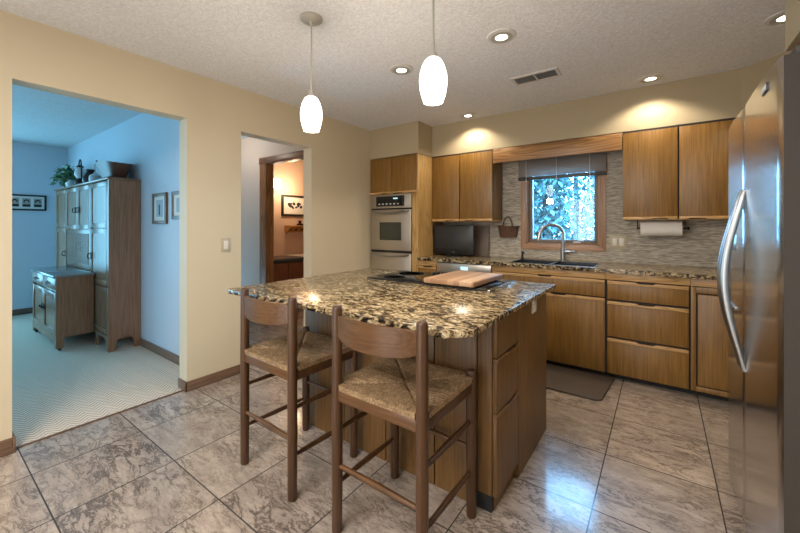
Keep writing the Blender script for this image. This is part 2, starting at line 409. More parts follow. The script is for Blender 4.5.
def front_wall():
    bm = bm_(); box(bm, XLo, XR+0.12, YF-0.22, YF-0.1, 0, CZ); return struct('wall_front', bm, WALL)
front_wall()
# dropped soffit along the cabinets: tower, uppers, diagonal corner, then over the refrigerator
def soffit():
    bm = bm_()
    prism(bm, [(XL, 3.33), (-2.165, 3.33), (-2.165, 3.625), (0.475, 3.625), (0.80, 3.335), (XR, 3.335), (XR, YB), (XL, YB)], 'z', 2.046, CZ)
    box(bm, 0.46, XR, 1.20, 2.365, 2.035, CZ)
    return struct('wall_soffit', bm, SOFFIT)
soffit()
# dining room shell
sbox('wall_dining_right', WHITEW, -7.32, XLo, 1.435, 1.50, 0, CZ)
sbox('wall_dining_back', WHITEW, -7.32, -7.20, YF-0.1, 1.435, 0, CZ)
sbox('wall_dining_front', WHITEW, -7.32, XLo, YF-0.22, YF-0.1, 0, CZ)
sbox('wall_dining_inner', WHITEW, XLo-0.012, XLo, YF-0.1, 0.345, 0, CZ)
# hall and bathroom
def hall_wall():
    bm = bm_(); y0, y1 = 2.65, 2.74
    box(bm, -5.8, -3.985, y0, y1, 0, CZ); box(bm, -3.12, XLo, y0, y1, 0, CZ); box(bm, -3.985, -3.12, y0, y1, 2.03, CZ)
    return struct('wall_hall_right', bm, HALLW)
hall_wall()
sbox('wall_hall_left', HALLW, -5.8, XLo, 1.50, 1.56, 0, CZ)
sbox('wall_hall_end', HALLW, -5.8, -5.7, 1.56, 2.65, 0, CZ)
sbox('wall_bath_left', BATHW, -5.1, -5.0, 2.74, 5.2, 0, CZ)
sbox('wall_bath_back', BATHW, -5.1, XLo, 5.2, 5.3, 0, CZ)
sbox('wall_bath_right', BATHW, -3.02, XLo, 2.74, 5.2, 0, CZ)
# bathroom door casing
def casing():
    bm = bm_(); box(bm, -4.10, -3.965, 2.63, 2.745, 0, 2.085, 0.004); o = struct('door_1', bm, CASING)
    obj('casing_head', box(bm_(), -4.105, -3.0, 2.625, 2.745, 2.01, 2.09, 0.004), CASING_H, o)
    obj('casing_side', box(bm_(), -3.14, -3.0, 2.63, 2.745, 0, 2.01, 0.004), CASING, o)
casing()
# baseboards
def bb(name, *a, m=BASEB):
    return struct(name, box(bm_(), *a, 0.004), m, smooth=True)
bb('baseboard_left', XL, XL+0.014, YF-0.1, 0.345, 0, 0.085)
bb('baseboard_left_return', XL-0.12, XL+0.014, 0.345, 0.358, 0, 0.085, m=BASEB_X)
def pier_board():
    bm = bm_(); box(bm, XL, XL+0.014, 1.226, 1.682, 0, 0.075, 0.004); box(bm, XLo, XL+0.014, 1.226, 1.239, 0, 0.075, 0.004); box(bm, XLo, XL+0.014, 1.668, 1.682, 0, 0.075, 0.004)
    return struct('baseboard_pier', bm, BASEB, smooth=True)
pier_board()
bb('baseboard_left_far', XL, XL+0.014, 2.424, 3.33, 0, 0.075)
bb('baseboard_dining_right', -7.2, XLo, 1.421, 1.435, 0.006, 0.085, m=BASEB_X)
bb('baseboard_dining_back', -7.2, -7.186, YF, 1.421, 0.006, 0.085)
bb('baseboard_hall', -5.7, -4.10, 2.637, 2.65, 0, 0.085, m=BASEB_X)
bb('trim_threshold', -2.91, -2.895, 0.345, 1.239, 0, 0.009)

# ---- window over the sink
def window():
    w = D.objects.new('window_1', None); COL.objects.link(w); w.location = (-0.82, YB, 0.99); w['kind'] = 'structure'
    x0, x1, z0, z1 = -1.225, -0.42, 0.99, 1.96; t = 0.062; y0, y1 = YB-0.022, YB
    for nm, pts, m in (('casing_sill', [(x0,z0),(x1,z0),(x1-t,z0+t),(x0+t,z0+t)], WINWOOD_H),
                    ('casing_head', [(x0,z1),(x0+t,z1-t),(x1-t,z1-t),(x1,z1)], WINWOOD_H),
                    ('casing_side', [(x0,z0),(x0+t,z0+t),(x0+t,z1-t),(x0,z1)], WINWOOD),
                    ('casing_side', [(x1,z0),(x1,z1),(x1-t,z1-t),(x1-t,z0+t)], WINWOOD)):
        obj(nm, prism(bm_(), pts, 'y', y0, y1, 0.003), m, w)
    # jamb liner and sash
    a0, a1, b0, b1 = x0+t-0.002, x1-t+0.002, z0+t-0.002, z1-t+0.002
    bm = bm_()
    box(bm, a0, a0+0.012, YB, YB+0.13, b0, b1); box(bm, a1-0.012, a1, YB, YB+0.13, b0, b1)
    box(bm, a0, a1, YB, YB+0.13, b0, b0+0.012); box(bm, a0, a1, YB, YB+0.13, b1-0.012, b1)
    obj('jamb', bm, WINWOOD, w)
    s = 0.036; c0, c1, d0, d1 = a0+0.012, a1-0.012, b0+0.012, b1-0.012; bm = bm_()
    for q in ((c0, c0+s, d0, d1), (c1-s, c1, d0, d1), (c0+s, c1-s, d0, d0+s), (c0+s, c1-s, d1-s, d1)):
        box(bm, q[0], q[1], YB+0.04, YB+0.085, q[2], q[3], 0.004)
    sa = obj('sash', bm, SASH, w)
    obj('glass', box(bm_(), c0+s, c1-s, YB+0.06, YB+0.064, d0+s, d1-s), GLASS, sa, False)
    # crank and lock on the sill rail
    bm = bm_(); box(bm, -0.715, -0.645, YB+0.012, YB+0.04, d0+0.004, d0+0.018, 0.003)
    tube(bm, [(-0.68, YB+0.02, d0+0.016), (-0.665, YB+0.0, d0+0.03), (-0.61, YB-0.005, d0+0.026)], 0.006, 8)
    obj('crank', bm, CERAMIC, w)
window()

# ================================================================== CABINETRY
def finger_pull(x0, x1, z0, z1, y, depth, up, notch, nw=0.13, nh=0.011):
    """wooden lip strip along a door edge with a shallow notch to pull by"""
    c = (x0+x1)/2 if notch is None else notch; bm = bm_()
    if up:
        pts = [(x0,z0),(x1,z0),(x1,z1),(c+nw/2,z1),(c+nw/2-0.02,z1-nh),(c-nw/2+0.02,z1-nh),(c-nw/2,z1),(x0,z1)]
    else:
        pts = [(x0,z0),(c-nw/2,z0),(c-nw/2+0.02,z0+nh),(c+nw/2-0.02,z0+nh),(c+nw/2,z0),(x1,z0),(x1,z1),(x0,z1)]
    return prism(bm, pts, 'y', y-depth-0.004, y+0.018, 0.0015)
def front_y(name, parent, x0, x1, z0, z1, y, m=OAK, pull=None, notch=None, lip=0.024):
    """slab front facing -y; pull 'top'/'bottom' adds the lip"""
    za, zb = z0, z1
    if pull == 'top': zb = z1 - lip
    if pull == 'bottom': za = z0 + lip
    o = bx(name, m, parent, x0, x1, y, y+0.02, za, zb, bev=0.002)
    if pull == 'top': obj('finger_pull', finger_pull(x0, x1, zb, z1, y, 0.004, True, notch), OAK_H, o)
    if pull == 'bottom': obj('finger_pull', finger_pull(x0, x1, z0, za, y, 0.004, False, notch), OAK_H, o)
    return o

YU = 3.62      # front plane of the wall cabinets
ZU0, ZU1 = 1.29, 2.04
def upper(x0, x1, gap, label, side):
    t = thing('wall_cabinet', label, 'cabinet', ((x0+x1)/2, YB-0.15, ZU0), 'oak wall cabinets')
    bx('body', OAK, t, x0, x1, YU+0.022, YB-0.013, ZU0+0.012, ZU1, bev=0.002)
    bx('bottom_panel', OAK_H, t, x0+0.004, x1-0.004, YU+0.03, YB-0.014, ZU0-0.004, ZU0+0.0115, bev=0.001)
    bx('frame_or_gap_shade', GAP_SHADE, t, x0+0.002, x1-0.002, YU+0.0203, YU+0.0218, ZU0+0.004, ZU1-0.001, bev=0)  # dark sheet painting the shade seen between the doors
    bx('top_shade_strip', GAP_SHADE, t, x0+0.002, x1-0.002, YU+0.007, YU+0.0202, ZU1-0.011, ZU1+0.005, bev=0)  # dark strip painting the shade line above the doors
    front_y('door', t, x0+0.003, gap-0.0055, ZU0, ZU1-0.012, YU, pull='bottom', notch=gap-0.12)
    front_y('door', t, gap+0.0055, x1-0.003, ZU0, ZU1-0.012, YU, pull='bottom', notch=gap+0.12)
    return t
upper(-2.165, -1.429, -1.811, 'oak wall cabinet over the television, left of the window', 0)
upper(-0.266, 0.50, 0.114, 'oak wall cabinet over the paper towel roll, right of the window', 0)
v = thing('valance', 'oak valance board bridging the wall cabinets above the sink window', 'valance', (-0.847, YU, 1.897))
bx('board', OAK_VAL, v, -1.427, -0.268, YU+0.004, YU+0.026, 1.895, 2.04, bev=0.003)
bx('cleat', OAK_H, v, -1.427, -0.268, YU+0.027, YU+0.10, 2.01, 2.04, bev=0.002)

# tall oven cabinet
def tower():
    x0, x1, yf = XL+0.004, -2.17, 3.33
    t = thing('oven_cabinet', 'tall oak cabinet holding the wall oven in the far left corner', 'cabinet', ((x0+x1)/2, 3.6, 0))
    bm = bm_()
    box(bm, x0, x0+0.02, yf+0.022, YB-0.02, 0.06, 2.04, 0.001); box(bm, x0+0.02, x1-0.02, YB-0.04, YB-0.02, 0.06, 2.04)
    for z in (0.06, 0.40, 1.615, 2.02): box(bm, x0+0.02, x1-0.02, yf+0.022, YB-0.04, z, z+0.02)
    obj('carcass', bm, OAK, t)
    bx('side_panel', OAK_TALL, t, x1-0.02, x1, yf+0.0, YB-0.014, 0.0, 2.042, bev=0.002)
    bx('stile', OAK_TALL, t, -2.252, x1-0.021, yf, yf+0.021, 0.06, 1.607, bev=0.002)
    bx('top_rail', OAK, t, x0, x1-0.021, yf+0.002, yf+0.022, 2.028, 2.04, bev=0.001)
    g = (x0+x1-0.02)/2 - 0.012
    front_y('door', t, x0+0.002, g-0.003, 1.612, 2.026, yf, pull='bottom', notch=g-0.10)
    front_y('door', t, g+0.003, x1-0.024, 1.612, 2.026, yf, pull='bottom', notch=g+0.10)
    front_y('drawer', t, x0+0.002, -2.256, 0.07, 0.40, yf, pull='top')
    bx('toe_kick', DARK, t, x0, x1-0.021, yf+0.08, yf+0.10, 0.0, 0.06, bev=0)
tower()

def base_unit(x0, x1, label):
    return thing('base_cabinet', label, 'cabinet', ((x0+x1)/2, 3.6, 0), 'oak base cabinets under the window counter')
def carcass(t, x0, x1, rail=True):
    yf = 3.33
    bm = bm_()
    box(bm, x0, x0+0.018, yf+0.0212, YB-0.014, 0.055, 0.860); box(bm, x1-0.018, x1, yf+0.0212, YB-0.014, 0.055, 0.860)
    box(bm, x0+0.018, x1-0.018, yf+0.0212, YB-0.014, 0.055, 0.073); box(bm, x0+0.018, x1-0.018, YB-0.03, YB-0.014, 0.073, 0.860)
    obj('body', bm, OAK, t)
    bx('top_rail', OAK_H, t, x0, x1, yf+0.002, yf+0.0205, 0.806, 0.8605, bev=0.001)
    bx('frame_or_gap_shade', GAP_SHADE, t, x0, x1, yf+0.0203, yf+0.0208, 0.058, 0.805, bev=0)  # dark sheet that paints shade into the gaps between the fronts
    bx('toe_kick', DARK, t, x0, x1, yf+0.075, yf+0.09, 0.0, 0.055, bev=0)
YBF = 3.33
t = base_unit(-2.168, -1.932, 'narrow oak base cabinet between the oven cabinet and the dishwasher'); carcass(t, -2.168, -1.932)
front_y('drawer', t, -2.165, -1.936, 0.648, 0.80, YBF, pull='top'); front_y('door', t, -2.165, -1.936, 0.055, 0.634, YBF, pull='top')
t = base_unit(-1.318, -0.360, 'wide oak base cabinet under the sink with a false drawer front'); carcass(t, -1.318, -0.360)
front_y('false_front', t, -1.312, -0.367, 0.662, 0.80, YBF, pull='top', notch=-0.84)
front_y('door', t, -1.314, -0.844, 0.055, 0.650, YBF, pull='top', notch=-0.95); front_y('door', t, -0.834, -0.367, 0.055, 0.650, YBF, pull='top', notch=-0.72)
t = base_unit(-0.358, 0.172, 'oak base cabinet of three drawers right of the sink'); carcass(t, -0.358, 0.172)
for z0, z1 in ((0.650, 0.798), (0.352, 0.634), (0.055, 0.336)): front_y('drawer', t, -0.349, 0.164, z0, z1, YBF, pull='top')
t = base_unit(0.174, XR, 'oak base cabinet in the right corner partly behind the refrigerator'); carcass(t, 0.174, XR-0.004)
bm = bm_()
box(bm, 0.176, 0.205, YBF, YBF+0.02, 0.055, 0.800, 0.001); box(bm, 0.205, 0.62, YBF, YBF+0.02, 0.055, 0.09, 0.001); box(bm, 0.205, 0.62, YBF, YBF+0.02, 0.757, 0.800, 0.001); box(bm, 0.60, XR-0.01, YBF, YBF+0.02, 0.09, 0.757, 0.001)
obj('frame_or_gap_shade', bm, OAK, t)
bx('door', OAK, t, 0.214, 0.596, YBF-0.002, YBF+0.018, 0.099, 0.748, bev=0.002)

# cabinet over the refrigerator
t = thing('wall_cabinet', 'short oak cabinet above the refrigerator under the soffit', 'cabinet', (0.8, 1.9, 1.79), 'oak wall cabinets')
bx('body', OAK, t, 0.50, XR-0.003, 1.44, 2.363, 1.79, 2.034, bev=0.002)
for a, b in ((1.442, 1.898), (1.904, 2.361)): bx('door', OAK, t, 0.478, 0.498, a, b, 1.795, 2.03, bev=0.002)

# window counter with a cut out for the sink
SX0, SX1, SY0, SY1 = -1.16, -0.45, 3.36, 3.735
def counter():
    bm = bm_(); z0, z1 = 0.862, 0.895; y0, y1 = 3.30, YB-0.013; xa, xb = -2.168, XR-0.002
    prism(bm, [(xa,y0),(SX0,y0),(SX0,y1),(xa,y1)], 'z', z0, z1)
    prism(bm, [(SX1,y0),(xb,y0),(xb,y1),(SX1,y1)], 'z', z0, z1)
    prism(bm, [(SX0,y0),(SX1,y0),(SX1,SY0),(SX0,SY0)], 'z', z0, z1)
    prism(bm, [(SX0,SY1),(SX1,SY1),(SX1,y1),(SX0,y1)], 'z', z0, z1)
    return tag(obj('countertop', bm, GRANITE, None, False), 'speckled brown granite countertop running along the window wall', 'countertop')
counter()
SINKMETAL = plain('sink_steel', (0.16,0.17,0.18), 0.22, 1.0)
def sink():
    t = thing('sink', 'steel double-bowl sink set into the granite under the window', 'sink', (-0.805, 3.565, 0.70))
    def bowl(x0, x1, name):
        bm = bm_(); y0, y1, z0, z1 = SY0+0.001, SY1-0.001, 0.70, 0.8955; w = 0.004
        box(bm, x0, x1, y0, y1, z0, z0+w); box(bm, x0, x0+w, y0, y1, z0+w, z1); box(bm, x1-w, x1, y0, y1, z0+w, z1)
        box(bm, x0+w, x1-w, y0, y0+w, z0+w, z1); box(bm, x0+w, x1-w, y1-w, y1, z0+w, z1)
        o = obj(name, bm, SINKMETAL, t)
        obj('drain', lathe(bm_(), ((x0+x1)/2, (y0+y1)/2, z0+w), [(0.04,0), (0.04,0.003), (0.02,0.004), (0,0.004)]), HANDLE_S, o)
    bowl(SX0+0.001, -0.815, 'bowl'); bowl(-0.795, SX1-0.001, 'bowl')
    bm = bm_(); z0, z1 = 0.8955, 0.8975; e = 0.007
    for q in ((SX0-e,SX1+e,SY0-e,SY0+0.004),(SX0-e,SX1+e,SY1-0.004,SY1+e),(SX0-e,SX0+0.004,SY0+0.004,SY1-0.004),(SX1-0.004,SX1+e,SY0+0.004,SY1-0.004)): box(bm, *q, z0, z1)
    obj('rim', bm, SINKMETAL, t)
    bx('divider', STEEL_DULL, t, -0.8145, -0.7955, SY0+0.002, SY1-0.002, 0.80, 0.885, bev=0.003)
sink()
def faucet():
    x, y = -0.775, 3.79
    t = thing('faucet', 'tall arched pull-down kitchen faucet behind the sink', 'faucet', (x, y, 0.895))
    obj('base', lathe(bm_(), (x,y,0.895), [(0.030,0),(0.030,0.008),(0.024,0.014),(0.024,0.12),(0.018,0.125)]), HANDLE_S, t)
    pts = [(x,y,1.01),(x,y,1.155)] + [(x-0.095+0.095*math.cos(a), y-0.05+0.05*math.cos(a), 1.155+0.095*math.sin(a)) for a in [PI*i/16 for i in range(1,15)]]
    obj('spout', tube(bm_(), pts, 0.0165, 14), HANDLE_S, t)
    e = pts[-1]; obj('spray_head', tube(bm_(), [e, (e[0]-0.012, e[1]-0.006, e[2]-0.03), (e[0]-0.022, e[1]-0.010, e[2]-0.095)], [0.0165,0.020,0.021], 14), HANDLE_S, t)
    obj('lever', tube(bm_(), [(x+0.015,y,0.985),(x+0.05,y,0.985),(x+0.052,y-0.003,0.985),(x+0.105,y-0.012,0.990)], [0.018,0.018,0.012,0.010], 12), HANDLE_S, t)
faucet()
def soap():
    x, y = -1.17, 3.79
    t = thing('soap_dispenser', 'small metal soap pump left of the faucet', 'soap dispenser', (x,y,0.895))
    obj('base', lathe(bm_(), (x,y,0.895), [(0.02,0),(0.02,0.006),(0.012,0.012),(0.011,0.045),(0.008,0.047),(0.008,0.07)]), BRONZE, t)
    obj('nozzle', tube(bm_(), [(x,y,0.962),(x+0.02,y-0.03,0.966),(x+0.035,y-0.06,0.955)], [0.013,0.010,0.008], 10), BRONZE, t)
soap()
# window blind
def blind():
    x0, x1 = -1.238, -0.415
    t = thing('window_blind', 'dark slatted blind drawn up at the top of the sink window', 'blind', (-0.826, YB-0.05, 1.70))
    bm = bm_(); n = 13
    for i in range(n):
        z = 1.764 + i*0.0143
        prism(bm, [(YB-0.066, z-0.006), (YB-0.0645, z-0.007), (YB-0.046, z+0.0098), (YB-0.0475, z+0.0108)], 'x', x0, x1)
    obj('slats', bm, BLIND, t, False)
    bx('bottom_rail', BLIND_RAIL, t, x0, x1, YB-0.076, YB-0.025, 1.722, 1.752, bev=0.004)
    bx('head_rail', BLIND, t, x0, x1, YB-0.076, YB-0.025, 1.952, 2.0, bev=0.003)
    for xx in (-1.15, -0.85, -0.55):
        bm = bm_(); tube(bm, [(xx, YB-0.080, 1.715), (xx, YB-0.080, 1.96)], 0.0028, 6); lathe(bm, (xx, YB-0.080, 1.70), [(0.002,0),(0.008,0.004),(0.006,0.018),(0.002,0.02)], 10)
        obj('cord', bm, CORD, t)
blind()

# dishwasher
def dishwasher():
    x0, x1 = -1.928, -1.322; yf = 3.325
    t = thing('dishwasher', 'stainless dishwasher built in between the sink cabinet and the oven', 'dishwasher', ((x0+x1)/2, 3.6, 0))
    bx('tub', DARK, t, x0+0.004, x1-0.004, yf+0.03, YB-0.03, 0.05, 0.855, bev=0)
    bx('door', STEEL_DULL, t, x0+0.003, x1-0.003, yf, yf+0.028, 0.09, 0.745, bev=0.004)
    bx('control_panel', STEEL_DULL, t, x0+0.003, x1-0.003, yf-0.004, yf+0.028, 0.752, 0.852, bev=0.004)
    obj('handle', tube(bm_(), [(x0+0.06,yf,0.70),(x0+0.07,yf-0.04,0.70),(x1-0.07,yf-0.04,0.70),(x1-0.06,yf,0.70)], 0.011, 10), HANDLE_S, t)
    bx('display', DISPLAY, t, x0+0.28, x0+0.36, yf-0.006, yf-0.003, 0.79, 0.825, bev=0.001)
dishwasher()

# wall oven
def oven():
    x0, x1, yf = -2.842, -2.256, 3.322
    t = thing('wall_oven', 'stainless wall oven built into the tall corner cabinet', 'oven', ((x0+x1)/2, 3.6, 0.42))
    bx('housing', DARK, t, x0+0.003, x1-0.003, yf+0.022, YB-0.06, 0.425, 1.604, bev=0)
    cp = bx('control_panel', STEEL_DULL, t, x0, x1, yf-0.004, yf+0.02, 1.445, 1.606, bev=0.003)
    g = bx('control_glass', BLACKGLASS, cp, -2.757, -2.346, yf-0.007, yf-0.0035, 1.466, 1.585, bev=0.001)
    bx('display', DISPLAY, g, -2.50, -2.44, yf-0.009, yf-0.0065, 1.548, 1.562, bev=0)
    for i in range(6): bx('button', CERAMIC, g, -2.72+i*0.055, -2.695+i*0.055, yf-0.0088, yf-0.0068, 1.487, 1.500, bev=0)
    d = bx('door', STEEL_DULL, t, x0+0.002, x1-0.002, yf-0.002, yf+0.02, 0.955, 1.428, bev=0.004)
    bx('window', OVENGLASS, d, -2.695, -2.402, yf-0.005, yf-0.0015, 1.080, 1.272, bev=0.001)
    bm = bm_()
    for q in ((-2.703,-2.695,1.072,1.28),(-2.402,-2.394,1.072,1.28),(-2.695,-2.402,1.072,1.08),(-2.695,-2.402,1.272,1.28)): box(bm, q[0], q[1], yf-0.007, yf-0.0015, q[2], q[3])
    obj('window_frame', bm, BLACK, d)
    def handle(z, par):
        pts = [(x0+0.035,yf,z+0.012),(x0+0.05,yf-0.04,z+0.01)] + [(x0+0.05+(x1-x0-0.1)*k/8, yf-0.045, z+0.01-0.016*math.sin(PI*k/8)) for k in range(1,8)] + [(x1-0.05,yf-0.04,z+0.01),(x1-0.035,yf,z+0.012)]
        obj('handle', tube(bm_(), pts, 0.012, 10), HANDLE_S, par)
    handle(1.402, d)
    dd = bx('lower_door', STEEL_DULL, t, x0+0.002, x1-0.002, yf-0.002, yf+0.02, 0.44, 0.925, bev=0.004); handle(0.90, dd)
    bx('vent_strip', BLACK, t, x0+0.002, x1-0.002, yf+0.004, yf+0.02, 0.927, 0.953, bev=0)
oven()

# television and the panel behind it
def tv():
    x0, x1, y = -2.164, -1.655, 3.64
    t = thing('television', 'small black flat television on the window counter below the cabinet', 'television', ((x0+x1)/2, y, 0.895))
    bx('casing', BLACK, t, x0, x1, y, y+0.05, 0.918, 1.245, bev=0.006)
    bx('screen', SCREEN, t, x0+0.028, x1-0.028, y-0.002, y+0.002, 0.972, 1.222, bev=0.001)
    bx('neck', BLACK, t, -1.94, -1.85, y+0.012, y+0.04, 0.905, 0.93, bev=0.003)
    obj('foot', lathe(bm_(), (-1.895, y+0.02, 0.895), [(0.11,0),(0.11,0.006),(0.04,0.012),(0,0.012)]), BLACK, t)
    bx('badge', HANDLE_S, t, -1.912, -1.878, y-0.0015, y+0.001, 0.94, 0.947, bev=0)
tv()
o = obj('serving_tray', prism(bm_(), [(3.86,0.896),(3.872,0.896),(3.914,1.238),(3.902,1.238)], 'x', -1.84, -1.575, 0.003), plain('tray_brown', (0.14,0.105,0.08), 0.5))
tag(o, 'flat brown tray leaning on the backsplash behind the television', 'tray')

# basket on the backsplash
def basket():
    x, y = -1.357, YB-0.012
    t = thing('wall_basket', 'small brown wicker basket hung on the backsplash left of the window', 'basket', (x, y, 1.11))
    bm = bm_(); rings = []
    for z, wx, d in ((1.113,0.090,0.06),(1.15,0.099,0.068),(1.19,0.106,0.076),(1.232,0.115,0.082)):
        r = []
        for k in range(17):
            a = PI*k/16; r.append(bm.verts.new((x-wx*math.cos(a), y-0.003-d*abs(math.sin(a))**0.45, z)))
        rings.append(r)
    for a, b in zip(rings, rings[1:]):
        for k in range(16): bm.faces.new((a[k], a[k+1], b[k+1], b[k]))
        bm.faces.new((a[16], a[0], b[0], b[16]))
    bm.faces.new(rings[0][::-1]); b_ = obj('body', bm, WICKER, t)
    rim = [(x-0.118*math.cos(PI*k/16), y-0.006-0.083*abs(math.sin(PI*k/16))**0.45, 1.234+0.004*math.sin(PI*k/8)) for k in range(17)]
    obj('rim', tube(bm_(), rim, 0.006, 8), WICKER, b_)
    obj('handle', tube(bm_(), [(x-0.05*math.cos(PI*k/12), y-0.045, 1.232+0.105*math.sin(PI*k/12)) for k in range(13)], 0.0065, 8), TROUGH, t)
basket()
# paper towel
def towel():
    y, z = 3.78, 1.218
    t = thing('paper_towel', 'white paper towel roll mounted under the right wall cabinet', 'paper towel', (0, y, z))
    obj('roll', lathe(bm_(), (0,y,z), [(0.02,-0.143),(0.063,-0.143),(0.064,-0.14),(0.064,0.14),(0.063,0.143),(0.02,0.143)], 36, 'x'), PAPER, t)
    bm = bm_(); tube(bm, [(-0.17,y,z),(0.175,y,z)], 0.007, 8); lathe(bm, (0.175,y,z), [(0.006,0),(0.014,0.004),(0.012,0.016),(0,0.018)], 12, 'x')
    h = obj('holder_bar', bm, BRONZE, t)
    for xx in (-0.165, 0.160): bx('bracket', BRONZE, h, xx-0.005, xx+0.005, y-0.012, y+0.012, z-0.012, ZU0-0.0045, bev=0.002)
towel()
# outlets and switches
def plate(name, label, cat, x0, x1, y0, y1, z0, z1, face, rockers, m=IVORY):
    t = thing(name, label, cat, ((x0+x1)/2, (y0+y1)/2, z0))
    bx('plate', m, t, x0, x1, y0, y1, z0, z1, bev=0.002)
    for (a, b, c, d) in rockers:
        if face == '-y': bx('rocker', WHITE, t, a, b, y0-0.004, y0+0.001, c, d, bev=0.001)
        else: bx('rocker', WHITE, t, x1-0.001, x1+0.004, a, b, c, d, bev=0.001)
plate('wall_switch', 'double cream switch plate on the backsplash right of the window', 'switch', -0.388, -0.258, YB-0.019, YB-0.0125, 1.022, 1.150, '-y', [(-0.368,-0.333,1.052,1.122),(-0.313,-0.278,1.052,1.122)])
plate('light_switch', 'cream light switch on the tan wall between the two openings', 'switch', XL+0.0005, XL+0.007, 1.497, 1.572, 1.026, 1.142, '+x', [(1.517,1.552,1.05,1.118)])

# ================================================================== ISLAND
IZ0, IZ1 = 0.850, 0.875
IX0, IX1, IY0, IY1 = -2.035, -0.529, 1.084, 2.39
def island():
    bx0, bx1, by0, by1 = -1.82, -0.565, 1.485, 2.30
    t = thing('kitchen_island', 'large oak kitchen island beneath the cooktop counter', 'island', ((bx0+bx1)/2, (by0+by1)/2, 0))
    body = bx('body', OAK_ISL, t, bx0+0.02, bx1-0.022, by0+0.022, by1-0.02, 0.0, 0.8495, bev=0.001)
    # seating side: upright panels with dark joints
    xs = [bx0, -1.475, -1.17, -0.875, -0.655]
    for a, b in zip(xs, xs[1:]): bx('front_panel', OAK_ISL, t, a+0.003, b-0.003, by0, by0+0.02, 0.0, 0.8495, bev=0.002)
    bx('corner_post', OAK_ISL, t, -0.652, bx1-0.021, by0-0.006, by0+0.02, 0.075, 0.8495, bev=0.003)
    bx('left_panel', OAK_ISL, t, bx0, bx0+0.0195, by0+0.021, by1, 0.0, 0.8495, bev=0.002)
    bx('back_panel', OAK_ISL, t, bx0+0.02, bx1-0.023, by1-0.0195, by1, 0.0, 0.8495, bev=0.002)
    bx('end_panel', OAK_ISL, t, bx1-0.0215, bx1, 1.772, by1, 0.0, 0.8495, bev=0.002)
    # stack of fronts on the right end, each with a routed lip
    for nm, z0, z1 in (('drawer', 0.672, 0.838), ('drawer', 0.434, 0.652), ('drawer', 0.075, 0.415)):
        o = bx(nm, OAK_ISL, t, bx1-0.020, bx1, by0-0.004, 1.766, z0, z1, bev=0.003)
        bm = bm_(); y0, y1, zt = by0-0.004, 1.766, z1+0.016; c = 1.67
        prism(bm, [(y0,z1),(y1,z1),(y1,zt),(c+0.07,zt),(c+0.05,zt-0.011),(c-0.05,zt-0.011),(c-0.07,zt),(y0,zt)], 'x', bx1-0.018, bx1+0.005, 0.0012)
        if nm == 'drawer' and z1 < 0.8: obj('finger_pull', bm, OAK_ISL, o)
        else: bm.free()
    bx('toe_kick', DARK, t, bx1-0.10, bx1-0.024, by0+0.0, 1.77, 0.0, 0.072, bev=0)
    return t
island()
def island_top():
    c = 0.075
    pts = [(IX0+0.02,IY0),(IX1-c,IY0),(IX1,IY0+c),(IX1,IY1),(IX0,IY1),(IX0,IY0+0.02)]
    bm = bm_(); prism(bm, pts, 'z', IZ0, IZ1, 0.005)
    return tag(obj('island_countertop', bm, GRANITE, None), 'speckled brown granite top of the island with clipped corners', 'countertop')
island_top()
plate('wall_outlet', 'small white outlet on the island end beneath its granite edge', 'outlet', -0.5645, -0.5575, 1.985, 2.06, 0.765, 0.832, '+x', [(2.002,2.043,0.775,0.797),(2.002,2.043,0.802,0.824)], m=WHITE)
COOKGLASS = plain('cooktop_glass', (0.008,0.009,0.010), 0.06, 0.0, **{'Specular IOR Level': 0.22})
def cooktop():
    x0, x1, y0, y1 = -1.65, -0.775, 1.885, 2.345
    t = thing('cooktop', 'black glass electric cooktop set in the island granite', 'cooktop', ((x0+x1)/2, (y0+y1)/2, IZ1))
    bx('glass', COOKGLASS, t, x0+0.006, x1-0.006, y0+0.006, y1-0.006, IZ1+0.0005, IZ1+0.010, bev=0.003)
    bm = bm_()
    for q in ((x0,x1,y0,y0+0.006),(x0,x1,y1-0.006,y1),(x0,x0+0.006,y0+0.006,y1-0.006),(x1-0.006,x1,y0+0.006,y1-0.006)): box(bm, *q, IZ1+0.0005, IZ1+0.008)
    obj('rim', bm, BLACK, t)
    bx('side_trim', CHROME, t, x1+0.0005, x1+0.014, y0, y1, IZ1+0.0005, IZ1+0.009, bev=0.002)
    for cx, cy, r in ((-1.50,2.00,0.075),(-1.50,2.22,0.095)):
        bm = bm_()
        for k in (1.0, 0.72): lathe(bm, (cx,cy,IZ1+0.0101), [(r*k-0.002,0),(r*k-0.002,0.0003),(r*k,0.0003),(r*k,0)], 40)
        obj('burner', bm, plain('burner_ring', (0.06,0.06,0.06), 0.3), t)
    for k in range(4):
        obj('knob', lathe(bm_(), (-1.34+k*0.035, 2.27-0.0*k, IZ1+0.0102), [(0.013,0),(0.013,0.014),(0.010,0.016),(0,0.016)], 16), BLACK, t)
cooktop()
def board():
    t = thing('cutting_board', 'thick butcher block cutting board lying on the cooktop', 'cutting board', (-1.01, 2.10, IZ1+0.0115))
    cols = [(0.40,0.21,0.10),(0.46,0.26,0.13)]
    bx('board', BUTCHER, t, -1.175, -0.845, 1.862, 2.325, IZ1+0.0165, IZ1+0.047, bev=0.007)
    for xx, yy in ((-1.14,1.90),(-0.88,1.90),(-1.14,2.29),(-0.88,2.29)): obj('foot', lathe(bm_(), (xx,yy,IZ1+0.0108), [(0.012,0),(0.012,0.006)], 12), BLACK, t)
board()
